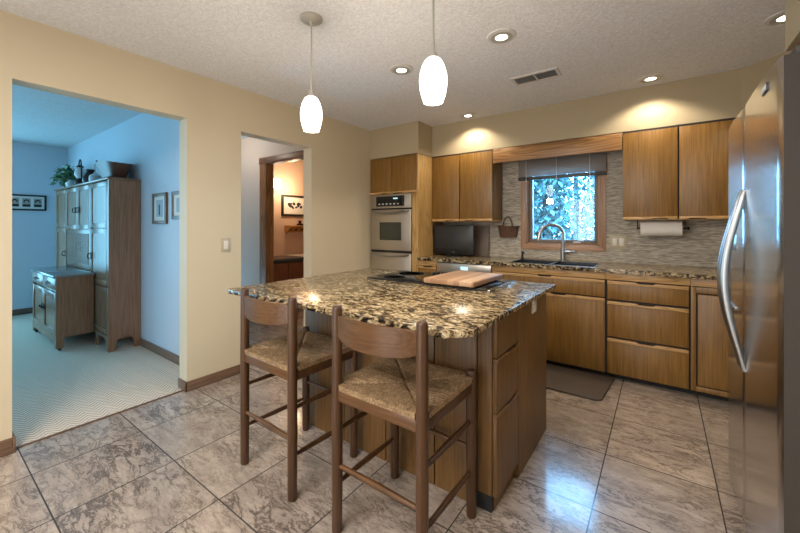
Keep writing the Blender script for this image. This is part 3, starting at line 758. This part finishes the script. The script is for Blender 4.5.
# stools
def stool():
    t = thing('counter_stool', 'x', 'stool', (0,0,0), 'rush seat counter stools')
    w, d = 0.204, 0.195; zt = 0.917; zs = 0.585
    R0 = 0.021
    def leg(x, y, z1, round_top):
        prof = [(R0-0.003,0),(R0,0.004),(R0+0.0015,0.3),(R0+0.001,zs),(R0,z1-0.014),(R0-0.002,z1-0.006),(R0-0.008,z1-0.001),(0,z1)]
        obj('leg', lathe(bm_(), (x,y,0), prof, 20), STOOL, t)
    leg(-w,-d,zt,1); leg(w,-d,zt,1); leg(-w,d,0.628,0); leg(w,d,0.628,0)
    # bowed back slat with curved lower edge
    bm = bm_(); n = 16; rows = []
    for i in range(n+1):
        s = -1+2*i/n; x = s*(w-0.008); y = -d - 0.055*(1-s*s)**1.0
        z0 = 0.785 - 0.004*(1-s*s) + 0.016*abs(s)**5; z1 = 0.884 - 0.010*abs(s)**5 + 0.003*(1-s*s)
        th = 0.008
        rows.append([bm.verts.new((x,y-th,z0)), bm.verts.new((x,y+th,z0)), bm.verts.new((x,y+th,z1)), bm.verts.new((x,y-th,z1))])
    for a, b in zip(rows, rows[1:]):
        for k in range(4): bm.faces.new((a[k], a[(k+1)%4], b[(k+1)%4], b[k]))
    bm.faces.new(rows[0][::-1]); bm.faces.new(rows[-1])
    obj('back_slat', bm, STOOL_H, t)
    # seat rails
    for q in ((-w+0.016,w-0.016,-d-0.012,-d+0.012,0.535,0.578),(-w+0.016,w-0.016,d-0.012,d+0.012,0.535,0.578)): bx('seat_rail', STOOL_H, t, *q, bev=0.004)
    for s in (-1,1): bx('seat_rail', STOOL, t, s*w-0.012, s*w+0.012, -d+0.016, d-0.016, 0.535, 0.578, bev=0.004)
    # woven rush seat: strands turn along the diagonals
    bm = bm_(); N = 84; a, b = w+0.016, d+0.014; grid = []
    for i in range(N+1):
        row = []
        for j in range(N+1):
            x = -a+2*a*i/N; y = -b+2*b*j/N; u = abs(x)/a; v_ = abs(y)/b; m_ = max(u, v_)
            k = x if v_ > u else y
            ridge = 0.0042*abs(math.sin(k*2*PI/0.034))
            z = 0.589 + 0.014*m_**2 - 0.028*max(0, m_-0.86)**1.2/0.14**0.2*1.2 + ridge - 0.009*math.exp(-((u-v_)/0.035)**2)*(1 if m_<0.93 else 0)
            row.append(bm.verts.new((x, y, z)))
        grid.append(row)
    for i in range(N):
        for j in range(N): bm.faces.new((grid[i][j], grid[i+1][j], grid[i+1][j+1], grid[i][j+1]))
    # wrap the edge down over the rails
    edge = [grid[i][0] for i in range(N+1)] + [grid[N][j] for j in range(1,N+1)] + [grid[i][N] for i in range(N-1,-1,-1)] + [grid[0][j] for j in range(N-1,0,-1)]
    low = [bm.verts.new((v_.co.x*0.985, v_.co.y*0.985, 0.577)) for v_ in edge]
    for k in range(len(edge)): bm.faces.new((edge[k], edge[(k+1)%len(edge)], low[(k+1)%len(edge)], low[k]))
    # notch the corners for the posts
    bmesh.ops.delete(bm, geom=[v_ for v_ in bm.verts if abs(v_.co.x) > w-0.020 and abs(v_.co.y) > d-0.020], context='VERTS')
    obj('seat', bm, RUSH, t)
    r = 0.0105
    obj('stretcher', tube(bm_(), [(-w,-d,0.272),(0,-d,0.272),(w,-d,0.272)], [r*0.8,r*1.25,r*0.8], 10), STOOL_H, t)
    obj('stretcher', tube(bm_(), [(-w,d,0.295),(0,d,0.295),(w,d,0.295)], [r*0.8,r*1.25,r*0.8], 10), STOOL_H, t)
    for s in (-1,1):
        for z in (0.195, 0.41): obj('stretcher', tube(bm_(), [(s*w,-d,z),(s*w,0,z),(s*w,d,z)], [r*0.8,r*1.2,r*0.8], 10), STOOL, t)
    return t
st = stool(); st.location = (-0.859, 1.226, 0); st['label'] = 'rush-seat wooden counter stool in front, on the right at the island'
st2 = copy_tree(st); st2.location = (-1.548, 1.232, 0); st2.rotation_euler = (0,0,-0.03); st2['label'] = 'rush-seat wooden counter stool at the left corner of the island'

# kitchen mat
o = obj('floor_mat', prism(bm_(), [(-1.30,2.865),(-0.365,2.865),(-0.335,2.895),(-0.300,3.36),(-0.32,3.385),(-1.30,3.385)], 'z', 0.0005, 0.016, 0.006), RUBBER); tag(o, 'brown anti-fatigue mat on the tile below the sink cabinet', 'mat')

# ================================================================== REFRIGERATOR
def fridge():
    xf, y0, y1, zt = 0.268, 1.42, 2.375, 1.708; ys = 1.955
    t = thing('refrigerator', 'large stainless side-by-side refrigerator at the right edge', 'refrigerator', (0.65, (y0+y1)/2, 0))
    bx('cabinet', SIDE, t, xf+0.075, 1.03, y0+0.004, y1-0.004, 0.02, 1.69, bev=0.005)
    def door(a, b):
        n = 28; pts = []
        for i in range(n+1):
            s = i/n; y = a+(b-a)*s; e = min(s, 1-s)*(b-a)
            edge = 0.006*(1-min(1, e/0.008))**2
            pts.append((xf - 0.005 + edge + 0.005*(2*s-1)**2, y))
        pts += [(xf+0.068, b), (xf+0.068, a)]
        bm = bm_(); prism(bm, pts, 'z', 0.055, zt); o = obj('door', bm, STEEL, t); o.data.materials.append(SIDE)
        for q in o.data.polygons:
            if abs(q.normal.y) > 0.95: q.material_index = 1
        return o
    near = door(y0, ys-0.003); far = door(ys+0.003, y1)
    def handle(y, par):
        z0, z1 = 0.675, 1.375; n = 18; pts = [(xf+0.008, y, z0-0.004)]
        for i in range(n+1):
            s = i/n; pts.append((xf-0.004-0.058*math.sin(PI*s)**1.25 - 0.002, y, z0+(z1-z0)*s))
        pts.append((xf+0.008, y, z1+0.004))
        bm = bm_(); r = [0.008]+[0.009+0.006*math.sin(PI*i/n) for i in range(n+1)]+[0.008]
        tube(bm, pts, r, 12); obj('handle', bm, HANDLE_S, par)
    handle(1.925, near); handle(1.985, far)
    # ice and water dispenser in the narrow freezer door
    d = bx('dispenser', BLACK, far, xf-0.004, xf+0.012, 2.075, 2.29, 0.86, 1.22, bev=0.004)
    bx('dispenser_panel', HANDLE_S, d, xf-0.008, xf-0.002, 2.085, 2.28, 1.13, 1.20, bev=0.002)
    bx('drip_tray', HANDLE_S, d, xf-0.012, xf-0.002, 2.09, 2.275, 0.875, 0.89, bev=0.003)
    b = bx('badge', BLACK, near, xf-0.0075, xf+0.006, 1.545, 1.61, 1.652, 1.678, bev=0.001)
    bx('badge_face', CERAMIC, b, xf-0.009, xf-0.0065, 1.550, 1.605, 1.657, 1.673, bev=0.0005)
    bx('hinge_cover', SIDE, t, xf+0.03, xf+0.16, y0+0.012, y0+0.07, 1.7085, 1.735, bev=0.006)
    bx('hinge_cover', SIDE, t, xf+0.03, xf+0.16, y1-0.07, y1-0.012, 1.7085, 1.735, bev=0.006)
    bx('grille', BLACK, t, xf+0.05, xf+0.074, y0+0.01, y1-0.01, 0.012, 0.052, bev=0.002)
    for yy in (y0+0.05, y1-0.05): obj('foot', lathe(bm_(), (xf+0.10,yy,0.0), [(0.018,0),(0.018,0.022)], 12), BLACK, t)
fridge()

# ================================================================== CEILING FITTINGS
def can(x, y, label, energy):
    t = thing('recessed_light', label, 'ceiling light', (x,y,CZ-0.012), 'recessed ceiling lights')
    obj('trim_ring', lathe(bm_(), (x,y,CZ), [(0.060,-0.004),(0.065,-0.010),(0.084,-0.007),(0.088,-0.0005),(0.060,-0.0005)], 40), TRIMWHITE, t)
    obj('baffle', lathe(bm_(), (x,y,CZ), [(0.0592,-0.0035),(0.0592,-0.0118),(0.0650,-0.0118),(0.0650,-0.0102)], 40), NICKEL, t)
    obj('lamp', lathe(bm_(), (x,y,CZ), [(0,-0.012),(0.035,-0.0105),(0.059,-0.006),(0.059,-0.002)], 40), BULB, t)
    l = light('can_lamp', 'SPOT', (x,y,CZ-0.03), energy, (1.0,0.87,0.68), (0,0,0), spot_size=math.radians(132), spot_blend=0.4, shadow_soft_size=0.05); l.parent = t; l.location = (0,0,-0.018)
    return t
can(*CANS[0], 'round recessed downlight in front of the ceiling vent', 22)
can(*CANS[1], 'round recessed downlight between the two glass pendants', 22)
can(*CANS[2], 'round recessed downlight at the soffit above the television', 26)
can(*CANS[3], 'round recessed downlight at the soffit above the paper towel', 26)
can(*CANS[4], 'round recessed downlight above the refrigerator, cut by the soffit', 16)
def vent():
    x0, x1, y0, y1 = -0.958, -0.612, 2.79, 2.96
    t = thing('ceiling_vent', 'white rectangular air vent in the kitchen ceiling', 'vent', ((x0+x1)/2,(y0+y1)/2,CZ-0.01))
    bm = bm_(); f = 0.022; z0, z1 = CZ-0.010, CZ-0.0005
    for q in ((x0,x1,y0,y0+f),(x0,x1,y1-f,y1),(x0,x0+f,y0+f,y1-f),(x1-f,x1,y0+f,y1-f),((x0+x1)/2-0.006,(x0+x1)/2+0.006,y0+f,y1-f)): box(bm, *q, z0, z1)
    obj('frame', bm, TRIMWHITE, t, False)
    bx('duct', DARK, t, x0+f, x1-f, y0+f, y1-f, CZ-0.0012, CZ-0.0004, bev=0)
    bm = bm_(); n = 16
    for i in range(n):
        y = y0+f+0.004+(y1-y0-2*f-0.008)*i/(n-1)
        for a, b in ((x0+f,(x0+x1)/2-0.006),((x0+x1)/2+0.006,x1-f)): prism(bm, [(y-0.003,z0+0.002),(y+0.0015,z1-0.002),(y+0.0025,z1-0.002),(y-0.002,z0+0.002)], 'x', a, b)
    obj('louvers', bm, plain('vent_grey', (0.30,0.29,0.28), 0.5), t, False)
vent()
def pendant(x, y, label):
    t = thing('pendant_light', label, 'pendant lamp', (x,y,1.75), 'white glass pendants over the island')
    obj('canopy', lathe(bm_(), (x,y,CZ), [(0.062,-0.0005),(0.062,-0.010),(0.05,-0.020),(0.012,-0.026),(0.008,-0.04),(0,-0.04)], 36), NICKEL, t)
    obj('rod', tube(bm_(), [(x,y,2.03),(x,y,2.36)], 0.0048, 10), NICKEL, t)
    obj('cap', lathe(bm_(), (x,y,1.958), [(0.024,-0.002),(0.019,0.008),(0.010,0.03),(0.0065,0.06),(0.0048,0.072)], 24), NICKEL, t)
    H = 0.222; prof = [(0.0, 0.190),(0.020,0.190),(0.035,0.180),(0.048,0.155),(0.057,0.122),(0.060,0.092),(0.0575,0.058),(0.050,0.026),(0.041,0.0),(0.036,-0.001),(0.034,0.004),(0.032,0.02),(0,0.02)]
    obj('shade', lathe(bm_(), (x,y,1.768), prof, 40), LAMP, t)
    l = light('pendant_lamp', 'POINT', (0,0,0), 9, (1.0,0.85,0.66), shadow_soft_size=0.06); l.parent = t; l.location = (0,0,-0.08)
pendant(-1.577, 1.332, 'white glass pendant over the left end of the island')
pendant(-0.79, 1.332, 'white glass pendant over the right end of the island')

# ================================================================== DINING ROOM
def hoosier():
    t = thing('hutch_cabinet', 'antique oak hutch with doors and a pulled-out worktop in the blue dining room', 'cabinet', (-5.4, 1.2, 0.006))
    xa, xb, yf, yb, zt = -6.42, -4.345, 1.165, 1.432, 1.713; z0 = 0.11
    c1, c2 = -5.92, -4.95
    bm = bm_(); box(bm, xb-0.025, xb, yf, yb, 0.006, zt-0.02, 0.002)
    # cut the feet: arch drawn as separate board under the side
    obj('carcass', box(bm_(), xa+0.02, xb-0.0255, yf+0.022, yb, z0, zt-0.021), ANTIQUE, t); bm.free()
    def side(x0, x1):
        pts = [(yf,0.006),(yf+0.055,0.006),(yf+0.065,0.10),(yf+0.09,0.13),(yb-0.09,0.13),(yb-0.065,0.10),(yb-0.05,0.006),(yb,0.006),(yb,zt-0.02),(yf,zt-0.02)]
        return obj('side_panel', prism(bm_(), pts, 'x', x0, x1), ANTIQUE, t)
    side(xb-0.025, xb); side(xa, xa+0.0195)
    bx('top', ANTIQUE, t, xa-0.015, xb+0.015, yf-0.015, yb, zt-0.0195, zt, bev=0.004)
    bm = bm_()
    prism(bm, [(xb-0.40,0.006),(xb-0.36,0.006),(xb-0.34,0.09),(xb-0.29,0.125),(xb-0.13,0.125),(xb-0.08,0.09),(xb-0.07,0.006),(xb-0.026,0.006),(xb-0.026,0.16),(xb-0.40,0.16)], 'y', yf+0.0, yf+0.02)
    obj('apron', bm, ANTIQUE, t)
    def panel_door(x0, x1, za, zb, name='door', pull=None):
        s = 0.05; bm = bm_(); y = yf
        for q in ((x0,x0+s,za,zb),(x1-s,x1,za,zb),(x0+s,x1-s,za,za+s),(x0+s,x1-s,zb-s,zb)): box(bm, q[0], q[1], y, y+0.02, q[2], q[3], 0.002)
        o = obj(name, bm, ANTIQUE, t)
        bx('panel', ANTIQUE, o, x0+s, x1-s, y+0.009, y+0.02, za+s, zb-s, bev=0)
        if pull:
            px, pz = pull; bm = bm_()
            box(bm, px-0.012, px+0.012, y-0.005, y, pz-0.035, pz+0.035, 0.002); tube(bm, [(px,y-0.004,pz+0.03),(px,y-0.028,pz+0.015),(px,y-0.028,pz-0.02),(px,y-0.004,pz-0.03)], 0.005, 8)
            obj('pull', bm, BRONZE, o)
    # left column, centre pair, right column
    panel_door(xa+0.02, c1-0.004, 1.22, 1.685); panel_door(xa+0.02, c1-0.004, 0.17, 1.21, pull=(c1-0.04, 0.90))
    cm = (c1+c2)/2
    panel_door(c1+0.004, cm-0.003, 1.20, 1.685, pull=(cm-0.06,1.42)); panel_door(cm+0.003, c2-0.004, 1.20, 1.685, pull=(cm+0.06,1.42))
    panel_door(c2+0.004, xb-0.028, 1.22, 1.685); panel_door(c2+0.004, xb-0.028, 0.64, 1.21, pull=(c2+0.035,0.92)); panel_door(c2+0.004, xb-0.028, 0.17, 0.63)
    # tambour shutter behind the worktop
    f = bx('tambour_frame', ANTIQUE, t, c1+0.004, c2-0.004, yf+0.006, yf+0.021, 0.76, 1.195, bev=0.002)
    bm = bm_()
    for i in range(20):
        z = 0.825+i*0.0168; tube(bm, [(c1+0.06,yf+0.006,z),(c2-0.06,yf+0.006,z)], 0.0075, 8)
    obj('tambour', bm, ANTIQUE, f)
    # lower worktop unit standing forward
    ba, bb_, bf = -5.90, -4.80, 0.872
    obj('worktop', box(bm_(), ba-0.03, bb_+0.03, bf-0.025, yf+0.004, 0.728, 0.752, 0.004), plain('worktop_enamel', (0.22,0.23,0.24), 0.18), t)
    bx('base_carcass', ANTIQUE, t, ba+0.02, bb_-0.021, bf+0.021, yf-0.002, 0.13, 0.727, bev=0.001)
    for x0 in (ba, bb_-0.02):
        pts = [(bf,0.03),(bf+0.06,0.03),(bf+0.06,0.13),(yf-0.004,0.13),(yf-0.004,0.727),(bf,0.727)]
        obj('base_side', prism(bm_(), pts, 'x', x0, x0+0.02), ANTIQUE, t)
    bxm = (ba+bb_)/2
    for x0, x1 in ((ba+0.022,bxm-0.003),(bxm+0.003,bb_-0.022)):
        d = bx('drawer', ANTIQUE, t, x0, x1, bf-0.004, bf+0.018, 0.60, 0.715, bev=0.004)
        bm = bm_(); cx = (x0+x1)/2; tube(bm, [(cx-0.05,bf-0.004,0.665),(cx-0.035,bf-0.028,0.65),(cx+0.035,bf-0.028,0.65),(cx+0.05,bf-0.004,0.665)], 0.006, 8); obj('pull', bm, BRONZE, d)
        s = 0.055; bm = bm_()
        for q in ((x0,x0+s,0.14,0.575),(x1-s,x1,0.14,0.575),(x0+s,x1-s,0.14,0.14+s),(x0+s,x1-s,0.575-s,0.575)): box(bm, q[0], q[1], bf-0.002, bf+0.018, q[2], q[3], 0.002)
        d = obj('door', bm, ANTIQUE, t); bx('panel', ANTIQUE, d, x0+s, x1-s, bf+0.008, bf+0.018, 0.14+s, 0.575-s, bev=0)
        px = bxm + (0.045 if x0 > bxm else -0.045)
        obj('pull', lathe(bm_(), (px,bf-0.002,0.38), [(0.032,0),(0.030,-0.008),(0.010,-0.012),(0.012,-0.028),(0,-0.03)], 16, 'y'), BRONZE, d)
    obj('base_apron', prism(bm_(), [(ba+0.02,0.03),(ba+0.06,0.03),(ba+0.09,0.08),(bb_-0.09,0.08),(bb_-0.06,0.03),(bb_-0.02,0.03),(bb_-0.02,0.138),(ba+0.02,0.138)], 'y', bf, bf+0.02), ANTIQUE, t)
    for xx, yy in ((ba+0.02,bf+0.03),(bb_-0.02,bf+0.03)): obj('caster', lathe(bm_(), (xx,yy,0.022), [(0.010,-0.008),(0.016,-0.008),(0.016,0.008),(0.010,0.008)], 14, 'x'), BRONZE, t)
    return zt
ZT = hoosier() + 0.0005
def ivy():
    t = thing('trailing_plant', 'trailing green houseplant on the left end of the hutch top', 'plant', (-6.15, 1.26, ZT))
    obj('pot', lathe(bm_(), (-6.15,1.27,ZT), [(0.05,0),(0.075,0.10),(0.08,0.11),(0.072,0.11),(0.06,0.09),(0,0.09)], 24), CERAMIC, t)
    rnd = random.Random(3)
    for mi, m in enumerate((GREEN, GREEN2)):
        bm = bm_()
        for k in range(150):
            a = rnd.uniform(0, 2*PI); r = abs(rnd.gauss(0, 0.19)); x = -6.17+r*1.45*math.cos(a); y = 1.25+min(r,0.16)*0.8*math.sin(a)
            x = min(x, -5.90); y = max(y, 1.17)
            z = ZT+0.085+rnd.uniform(0.0,0.19)*max(0.35,1-r*1.4)
            c = Vector((x, y, z)); M = Matrix.Rotation(rnd.uniform(0,2*PI),3,'Z') @ Matrix.Rotation(rnd.uniform(-1.0,1.0),3,'X'); L = rnd.uniform(0.05,0.085); W = L*0.42
            q = [bm.verts.new(c+M@Vector(p_)) for p_ in ((0,0,0),(W,L*0.45,0.010),(0,L,-0.006),(-W,L*0.45,0.010))]; q2 = bm.verts.new(c+M@Vector((0,L*0.5,0.004)))
            for i in range(4): bm.faces.new((q[i], q[(i+1)%4], q2))
        obj('foliage', bm, m, t)
    bm = bm_()
    for k in range(6):
        a = rnd.uniform(0,2*PI); tube(bm, [(-6.15,1.27,ZT+0.09),(-6.15+0.10*math.cos(a),1.27+0.05*math.sin(a),ZT+0.15),(-6.15+0.25*math.cos(a),1.26+0.07*math.sin(a),ZT+0.09)], 0.003, 6)
    obj('stems', bm, GREEN, t)
ivy()
def lantern():
    x, y = -5.70, 1.25
    t = thing('lantern', 'dark arched lantern between the plant and ornaments on the hutch', 'lantern', (x,y,ZT))
    obj('base', lathe(bm_(), (x,y,ZT), [(0.065,0),(0.065,0.02),(0.05,0.03),(0.055,0.06),(0.03,0.09),(0.03,0.10)], 20), BRONZE, t)
    obj('globe', lathe(bm_(), (x,y,ZT+0.10), [(0.03,0),(0.055,0.04),(0.05,0.09),(0.032,0.13)], 20), CERAMIC, t)
    obj('cap', lathe(bm_(), (x,y,ZT+0.23), [(0.036,0),(0.036,0.015),(0.012,0.035),(0,0.035)], 20), BRONZE, t)
    obj('bail', tube(bm_(), [(x-0.062*math.cos(PI*k/12), y, ZT+0.10+(0.0 if k in (0,12) else 0.08)+0.15*math.sin(PI*k/12)) for k in range(13)], 0.007, 8), BRONZE, t)
lantern()
def orn(name, label, cat, x, y, prof, m): tag(obj(name, lathe(bm_(), (x,y,ZT), prof, 20), m), label, cat)
orn('candlestick', 'pale slender candlestick beside the dark lantern on the hutch', 'candlestick', -5.42, 1.32, [(0.04,0),(0.035,0.01),(0.012,0.03),(0.010,0.10),(0.018,0.11),(0.010,0.12),(0.010,0.26),(0,0.265)], CERAMIC)
orn('pitcher', 'dark squat jug right of the lantern on the hutch', 'jug', -5.30, 1.25, [(0.05,0),(0.068,0.03),(0.07,0.07),(0.045,0.12),(0.035,0.14),(0.045,0.17),(0.04,0.17),(0.03,0.14),(0,0.14)], BRONZE)
orn('crock', 'small white lidded crock beside the wooden trough on the hutch', 'crock', -5.03, 1.23, [(0.045,0),(0.055,0.02),(0.055,0.06),(0.048,0.07),(0.052,0.075),(0.02,0.095),(0.012,0.10),(0.012,0.115),(0,0.118)], CERAMIC)
orn('figurine', 'slim pale figurine behind the white crock on the hutch', 'figurine', -5.06, 1.35, [(0.035,0),(0.035,0.01),(0.018,0.03),(0.03,0.10),(0.022,0.17),(0.012,0.19),(0.022,0.215),(0.02,0.24),(0,0.25)], CERAMIC)
def trough():
    t = thing('dough_trough', 'dark wooden trough with two handles on the right end of the hutch', 'trough', (-4.62,1.29,ZT))
    bm = bm_(); n = 14; out, inn, bot, ibot = [], [], [], []
    L0, L1 = -4.90, -4.36
    def ring(x0, x1, hw, z, crown):
        r = []; cx = (x0+x1)/2; ax = (x1-x0)/2
        for k in range(40):
            a = 2*PI*k/40; c, d = math.cos(a), math.sin(a)
            px = math.copysign(abs(c)**0.6, c); py = math.copysign(abs(d)**0.6, d)
            r.append(bm.verts.new((cx+ax*px, 1.285+hw*py, z+crown*(1-px*px))))
        return r
    R = [ring(L0+0.10,L1-0.08,0.075,ZT+0.02,0), ring(L0,L1,0.125,ZT+0.155,0.03), ring(L0+0.016,L1-0.016,0.110,ZT+0.153,0.03), ring(L0+0.11,L1-0.09,0.062,ZT+0.036,0)]
    m = len(R[0])
    for a, b in zip(R, R[1:]):
        for k in range(m): bm.faces.new((a[k], a[(k+1)%m], b[(k+1)%m], b[k]))
    for r in (R[0][::-1], R[3]):
        bm.faces.new(r)
    obj('bowl', bm, TROUGH, t)
    bx('plinth', TROUGH, t, L0+0.08, L1-0.06, 1.19, 1.38, ZT, ZT+0.0195, bev=0.003)
    for yy in (1.235, 1.335): obj('handle', tube(bm_(), [(L0+0.03,yy,ZT+0.13),(L0-0.10,yy,ZT+0.235)], [0.013,0.011], 10), TROUGH, t)
trough()
def frame_y(name, label, x0, x1, z0, z1, fm, f):
    t = thing(name, label, 'picture', ((x0+x1)/2, 1.43, z0)); y1 = 1.4345; bm = bm_()
    for q in ((x0,x0+f,z0,z1),(x1-f,x1,z0,z1),(x0+f,x1-f,z0,z0+f),(x0+f,x1-f,z1-f,z1)): box(bm, q[0], q[1], y1-0.02, y1, q[2], q[3], 0.002)
    obj('frame', bm, fm, t); mb = bx('mat', MATBOARD, t, x0+f, x1-f, y1-0.010, y1-0.002, z0+f, z1-f, bev=0)
    return t, mb
t, mb = frame_y('framed_picture', 'small brown-framed print beside the hutch on the dining wall', -4.015, -3.70, 1.257, 1.55, GOLDFRAME, 0.03)
p_ = bx('print', PRINT, mb, -3.93, -3.785, 1.4225, 1.4244, 1.325, 1.485, bev=0); bx('print_figure', INK, p_, -3.87, -3.845, 1.4215, 1.4226, 1.34, 1.44, bev=0)
t, mb = frame_y('framed_picture', 'small brown-framed print half hidden by the edge of the dining opening', -3.585, -3.27, 1.30, 1.547, GOLDFRAME, 0.03)
bx('print', PRINT, mb, -3.50, -3.355, 1.4225, 1.4244, 1.36, 1.487, bev=0)
def family():
    x = -7.1995; y0, y1, z0, z1 = 0.80, 1.205, 1.455, 1.675
    t = thing('photo_frame', 'black frame of three portrait photos on the far dining wall', 'picture', (x,1.0,z0)); f = 0.022; bm = bm_()
    for q in ((y0,y0+f,z0,z1),(y1-f,y1,z0,z1),(y0+f,y1-f,z0,z0+f),(y0+f,y1-f,z1-f,z1)): box(bm, x, x+0.02, q[0], q[1], q[2], q[3], 0.002)
    obj('frame', bm, PURPLEFRAME, t); m = bx('mat', MATBOARD, t, x+0.001, x+0.009, y0+f, y1-f, z0+f, z1-f, bev=0)
    for k in range(3):
        c = y0+0.09+0.113*k; ph = bx('photo', SKIN, m, x+0.0092, x+0.0105, c-0.042, c+0.042, z0+0.05, z1-0.05, bev=0)
        bm = bm_(); lathe(bm, (x+0.0105, c, z0+0.125), [(0.030,0),(0.027,0.002),(0,0.003)], 18, 'x'); box(bm, x+0.0106, x+0.012, c-0.038, c+0.038, z0+0.052, z0+0.085); obj('portrait', bm, INK, ph)
        obj('portrait_face', lathe(bm_(), (x+0.0132, c, z0+0.115), [(0.020,0),(0.017,0.001),(0,0.002)], 18, 'x'), SKIN, ph)
family()

# ================================================================== BATHROOM BEYOND THE HALL
def vanity():
    t = thing('bathroom_vanity', 'low brown vanity with a dark counter seen through the hall door', 'vanity', (-4.7,3.6,0))
    bx('body', CASING, t, -4.995, -4.44, 3.0, 3.62, 0.08, 0.70, bev=0.003)
    bx('toe_kick', DARK, t, -4.995, -4.50, 3.01, 3.61, 0.0, 0.08, bev=0)
    bx('counter', plain('vanity_top', (0.05,0.06,0.075), 0.15), t, -4.996, -4.41, 2.98, 3.64, 0.705, 0.755, bev=0.004)
    for a, b in ((3.01,3.30),(3.31,3.61)): bx('drawer', plain('vanity_red', (0.20,0.075,0.04), 0.4), t, -4.438, -4.42, a, b, 0.42, 0.68, bev=0.003)
vanity()
tag(bx('half_wall', HALLW, None, -4.996, -4.50, 3.66, 5.0, 0, 0.76, bev=0.003), 'low pale half wall beside the bathroom vanity', 'half wall')
def bpic():
    x = -4.9995; y0, y1, z0, z1 = 3.60, 4.12, 1.40, 1.75
    t = thing('framed_picture', 'dark-framed drawing on the peach bathroom wall', 'picture', (x,3.85,z0)); f = 0.035; bm = bm_()
    for q in ((y0,y0+f,z0,z1),(y1-f,y1,z0,z1),(y0+f,y1-f,z0,z0+f),(y0+f,y1-f,z1-f,z1)): box(bm, x, x+0.025, q[0], q[1], q[2], q[3], 0.003)
    obj('frame', bm, PURPLEFRAME, t); m = bx('mat', MATBOARD, t, x+0.001, x+0.012, y0+f, y1-f, z0+f, z1-f, bev=0)
    rnd = random.Random(5); bm = bm_()
    for k in range(16): lathe(bm, (x+0.0125, 3.74+0.017*k+rnd.uniform(-.005,.005), 1.575+rnd.uniform(-0.04,0.04)), [(rnd.uniform(.014,.032),0),(0.006,0.001),(0,0.001)], 10, 'x')
    obj('drawing', bm, INK, m)
bpic()
def shelf():
    t = thing('towel_shelf', 'small pine shelf with pegs on the bathroom wall below the picture', 'shelf', (-4.9,3.9,1.14))
    bx('board', ORANGEWOOD, t, -4.999, -4.86, 3.66, 4.2, 1.225, 1.245, bev=0.003)
    bx('back_rail', ORANGEWOOD, t, -4.999, -4.98, 3.66, 4.2, 1.13, 1.224, bev=0.003)
    prof = [(-4.979,1.10),(-4.86,1.20),(-4.86,1.224),(-4.979,1.224)]
    for yy in (3.66, 4.18): obj('bracket', prism(bm_(), prof, 'y', yy, yy+0.02), ORANGEWOOD, t)
    for k in range(4): obj('peg', tube(bm_(), [(-4.98,3.74+0.12*k,1.165),(-4.93,3.74+0.12*k,1.175)], 0.012, 8), BRONZE, t)
shelf()
tag(obj('shelf_ornament', lathe(bm_(), (-4.93,3.92,1.2455), [(0.05,0),(0.06,0.02),(0.02,0.04),(0.03,0.07),(0,0.085)], 16), BRONZE), 'small dark ornament standing on the pine bathroom shelf', 'ornament')
tag(obj('shelf_dish', lathe(bm_(), (-4.93,4.07,1.2455), [(0.04,0),(0.06,0.025),(0.055,0.025),(0.03,0.006),(0,0.006)], 16), CERAMIC), 'little pale dish right of the ornament on the bathroom shelf', 'dish')
def sconce():
    t = thing('wall_sconce', 'glowing glass sconce behind the hall door casing', 'sconce', (-4.97,3.42,1.74))
    obj('mount', lathe(bm_(), (-5.0,3.45,1.84), [(0.05,0.0005),(0.05,0.015),(0.015,0.03),(0.015,0.10)], 18, 'x'), NICKEL, t)
    obj('shade', lathe(bm_(), (-4.90,3.45,1.83), [(0.03,-0.02),(0.055,0.02),(0.06,0.09),(0.045,0.15),(0.04,0.15),(0,0.13)], 20), LAMP, t)
    l = light('sconce_lamp', 'POINT', (0,0,0), 15, (1.0,0.68,0.40), shadow_soft_size=0.06); l.parent = t; l.location = (0.25,0.25,0.1)
sconce()
light('hall_fill', 'POINT', (-4.3, 2.1, 2.25), 9, (1.0,0.86,0.70), shadow_soft_size=0.08)  # unseen point light added to brighten the hall, without a fixture

# ================================================================== OUTSIDE THE WINDOW
sbox('ground', GROUND, -14, 12, 4.3, 40, -0.6, -0.5)
def tree(x, y, h, r, m, label, seed, n):
    t = thing('garden_tree', label, 'tree', (x,y,-0.5), 'trees outside the sink window'); rnd = random.Random(seed)
    obj('trunk', tube(bm_(), [(x,y,-0.5),(x+0.05,y,h*0.4),(x,y,h*0.85)], [0.12,0.09,0.03], 8), BARK, t)
    bm = bm_()
    for k in range(n):
        s = rnd.random(); z = -0.2+h*s; rr = r*(1-0.8*s)*math.sqrt(rnd.random()); a = rnd.uniform(0,2*PI)
        c = Vector((x+rr*math.cos(a), y+rr*math.sin(a), z)); M = Matrix.Rotation(rnd.uniform(0,2*PI),3,'Z') @ Matrix.Rotation(rnd.uniform(-1.1,1.1),3,'X'); L = rnd.uniform(0.09,0.19)
        q = [bm.verts.new(c+M@Vector(p_)) for p_ in ((0,0,0),(L*0.28,L*0.5,0),(0,L,-0.03),(-L*0.28,L*0.5,0))]; bm.faces.new(q)
    obj('foliage', bm, m, t, False)
tree(-1.75, 7.0, 3.4, 0.85, LEAVES[0], 'nearest leafy tree in the window view', 11, 4200)
tree(-3.3, 10.0, 4.2, 1.05, LEAVES[2], 'pale leafy tree standing back at the left of the window view', 12, 4200)
tree(-0.95, 10.2, 4.2, 1.05, LEAVES[2], 'pale leafy tree standing back at the right of the window view', 13, 4200)
tree(-2.4, 13.6, 5.2, 1.9, LEAVES[1], 'darkest leafy tree farthest away in the window view', 14, 9000)
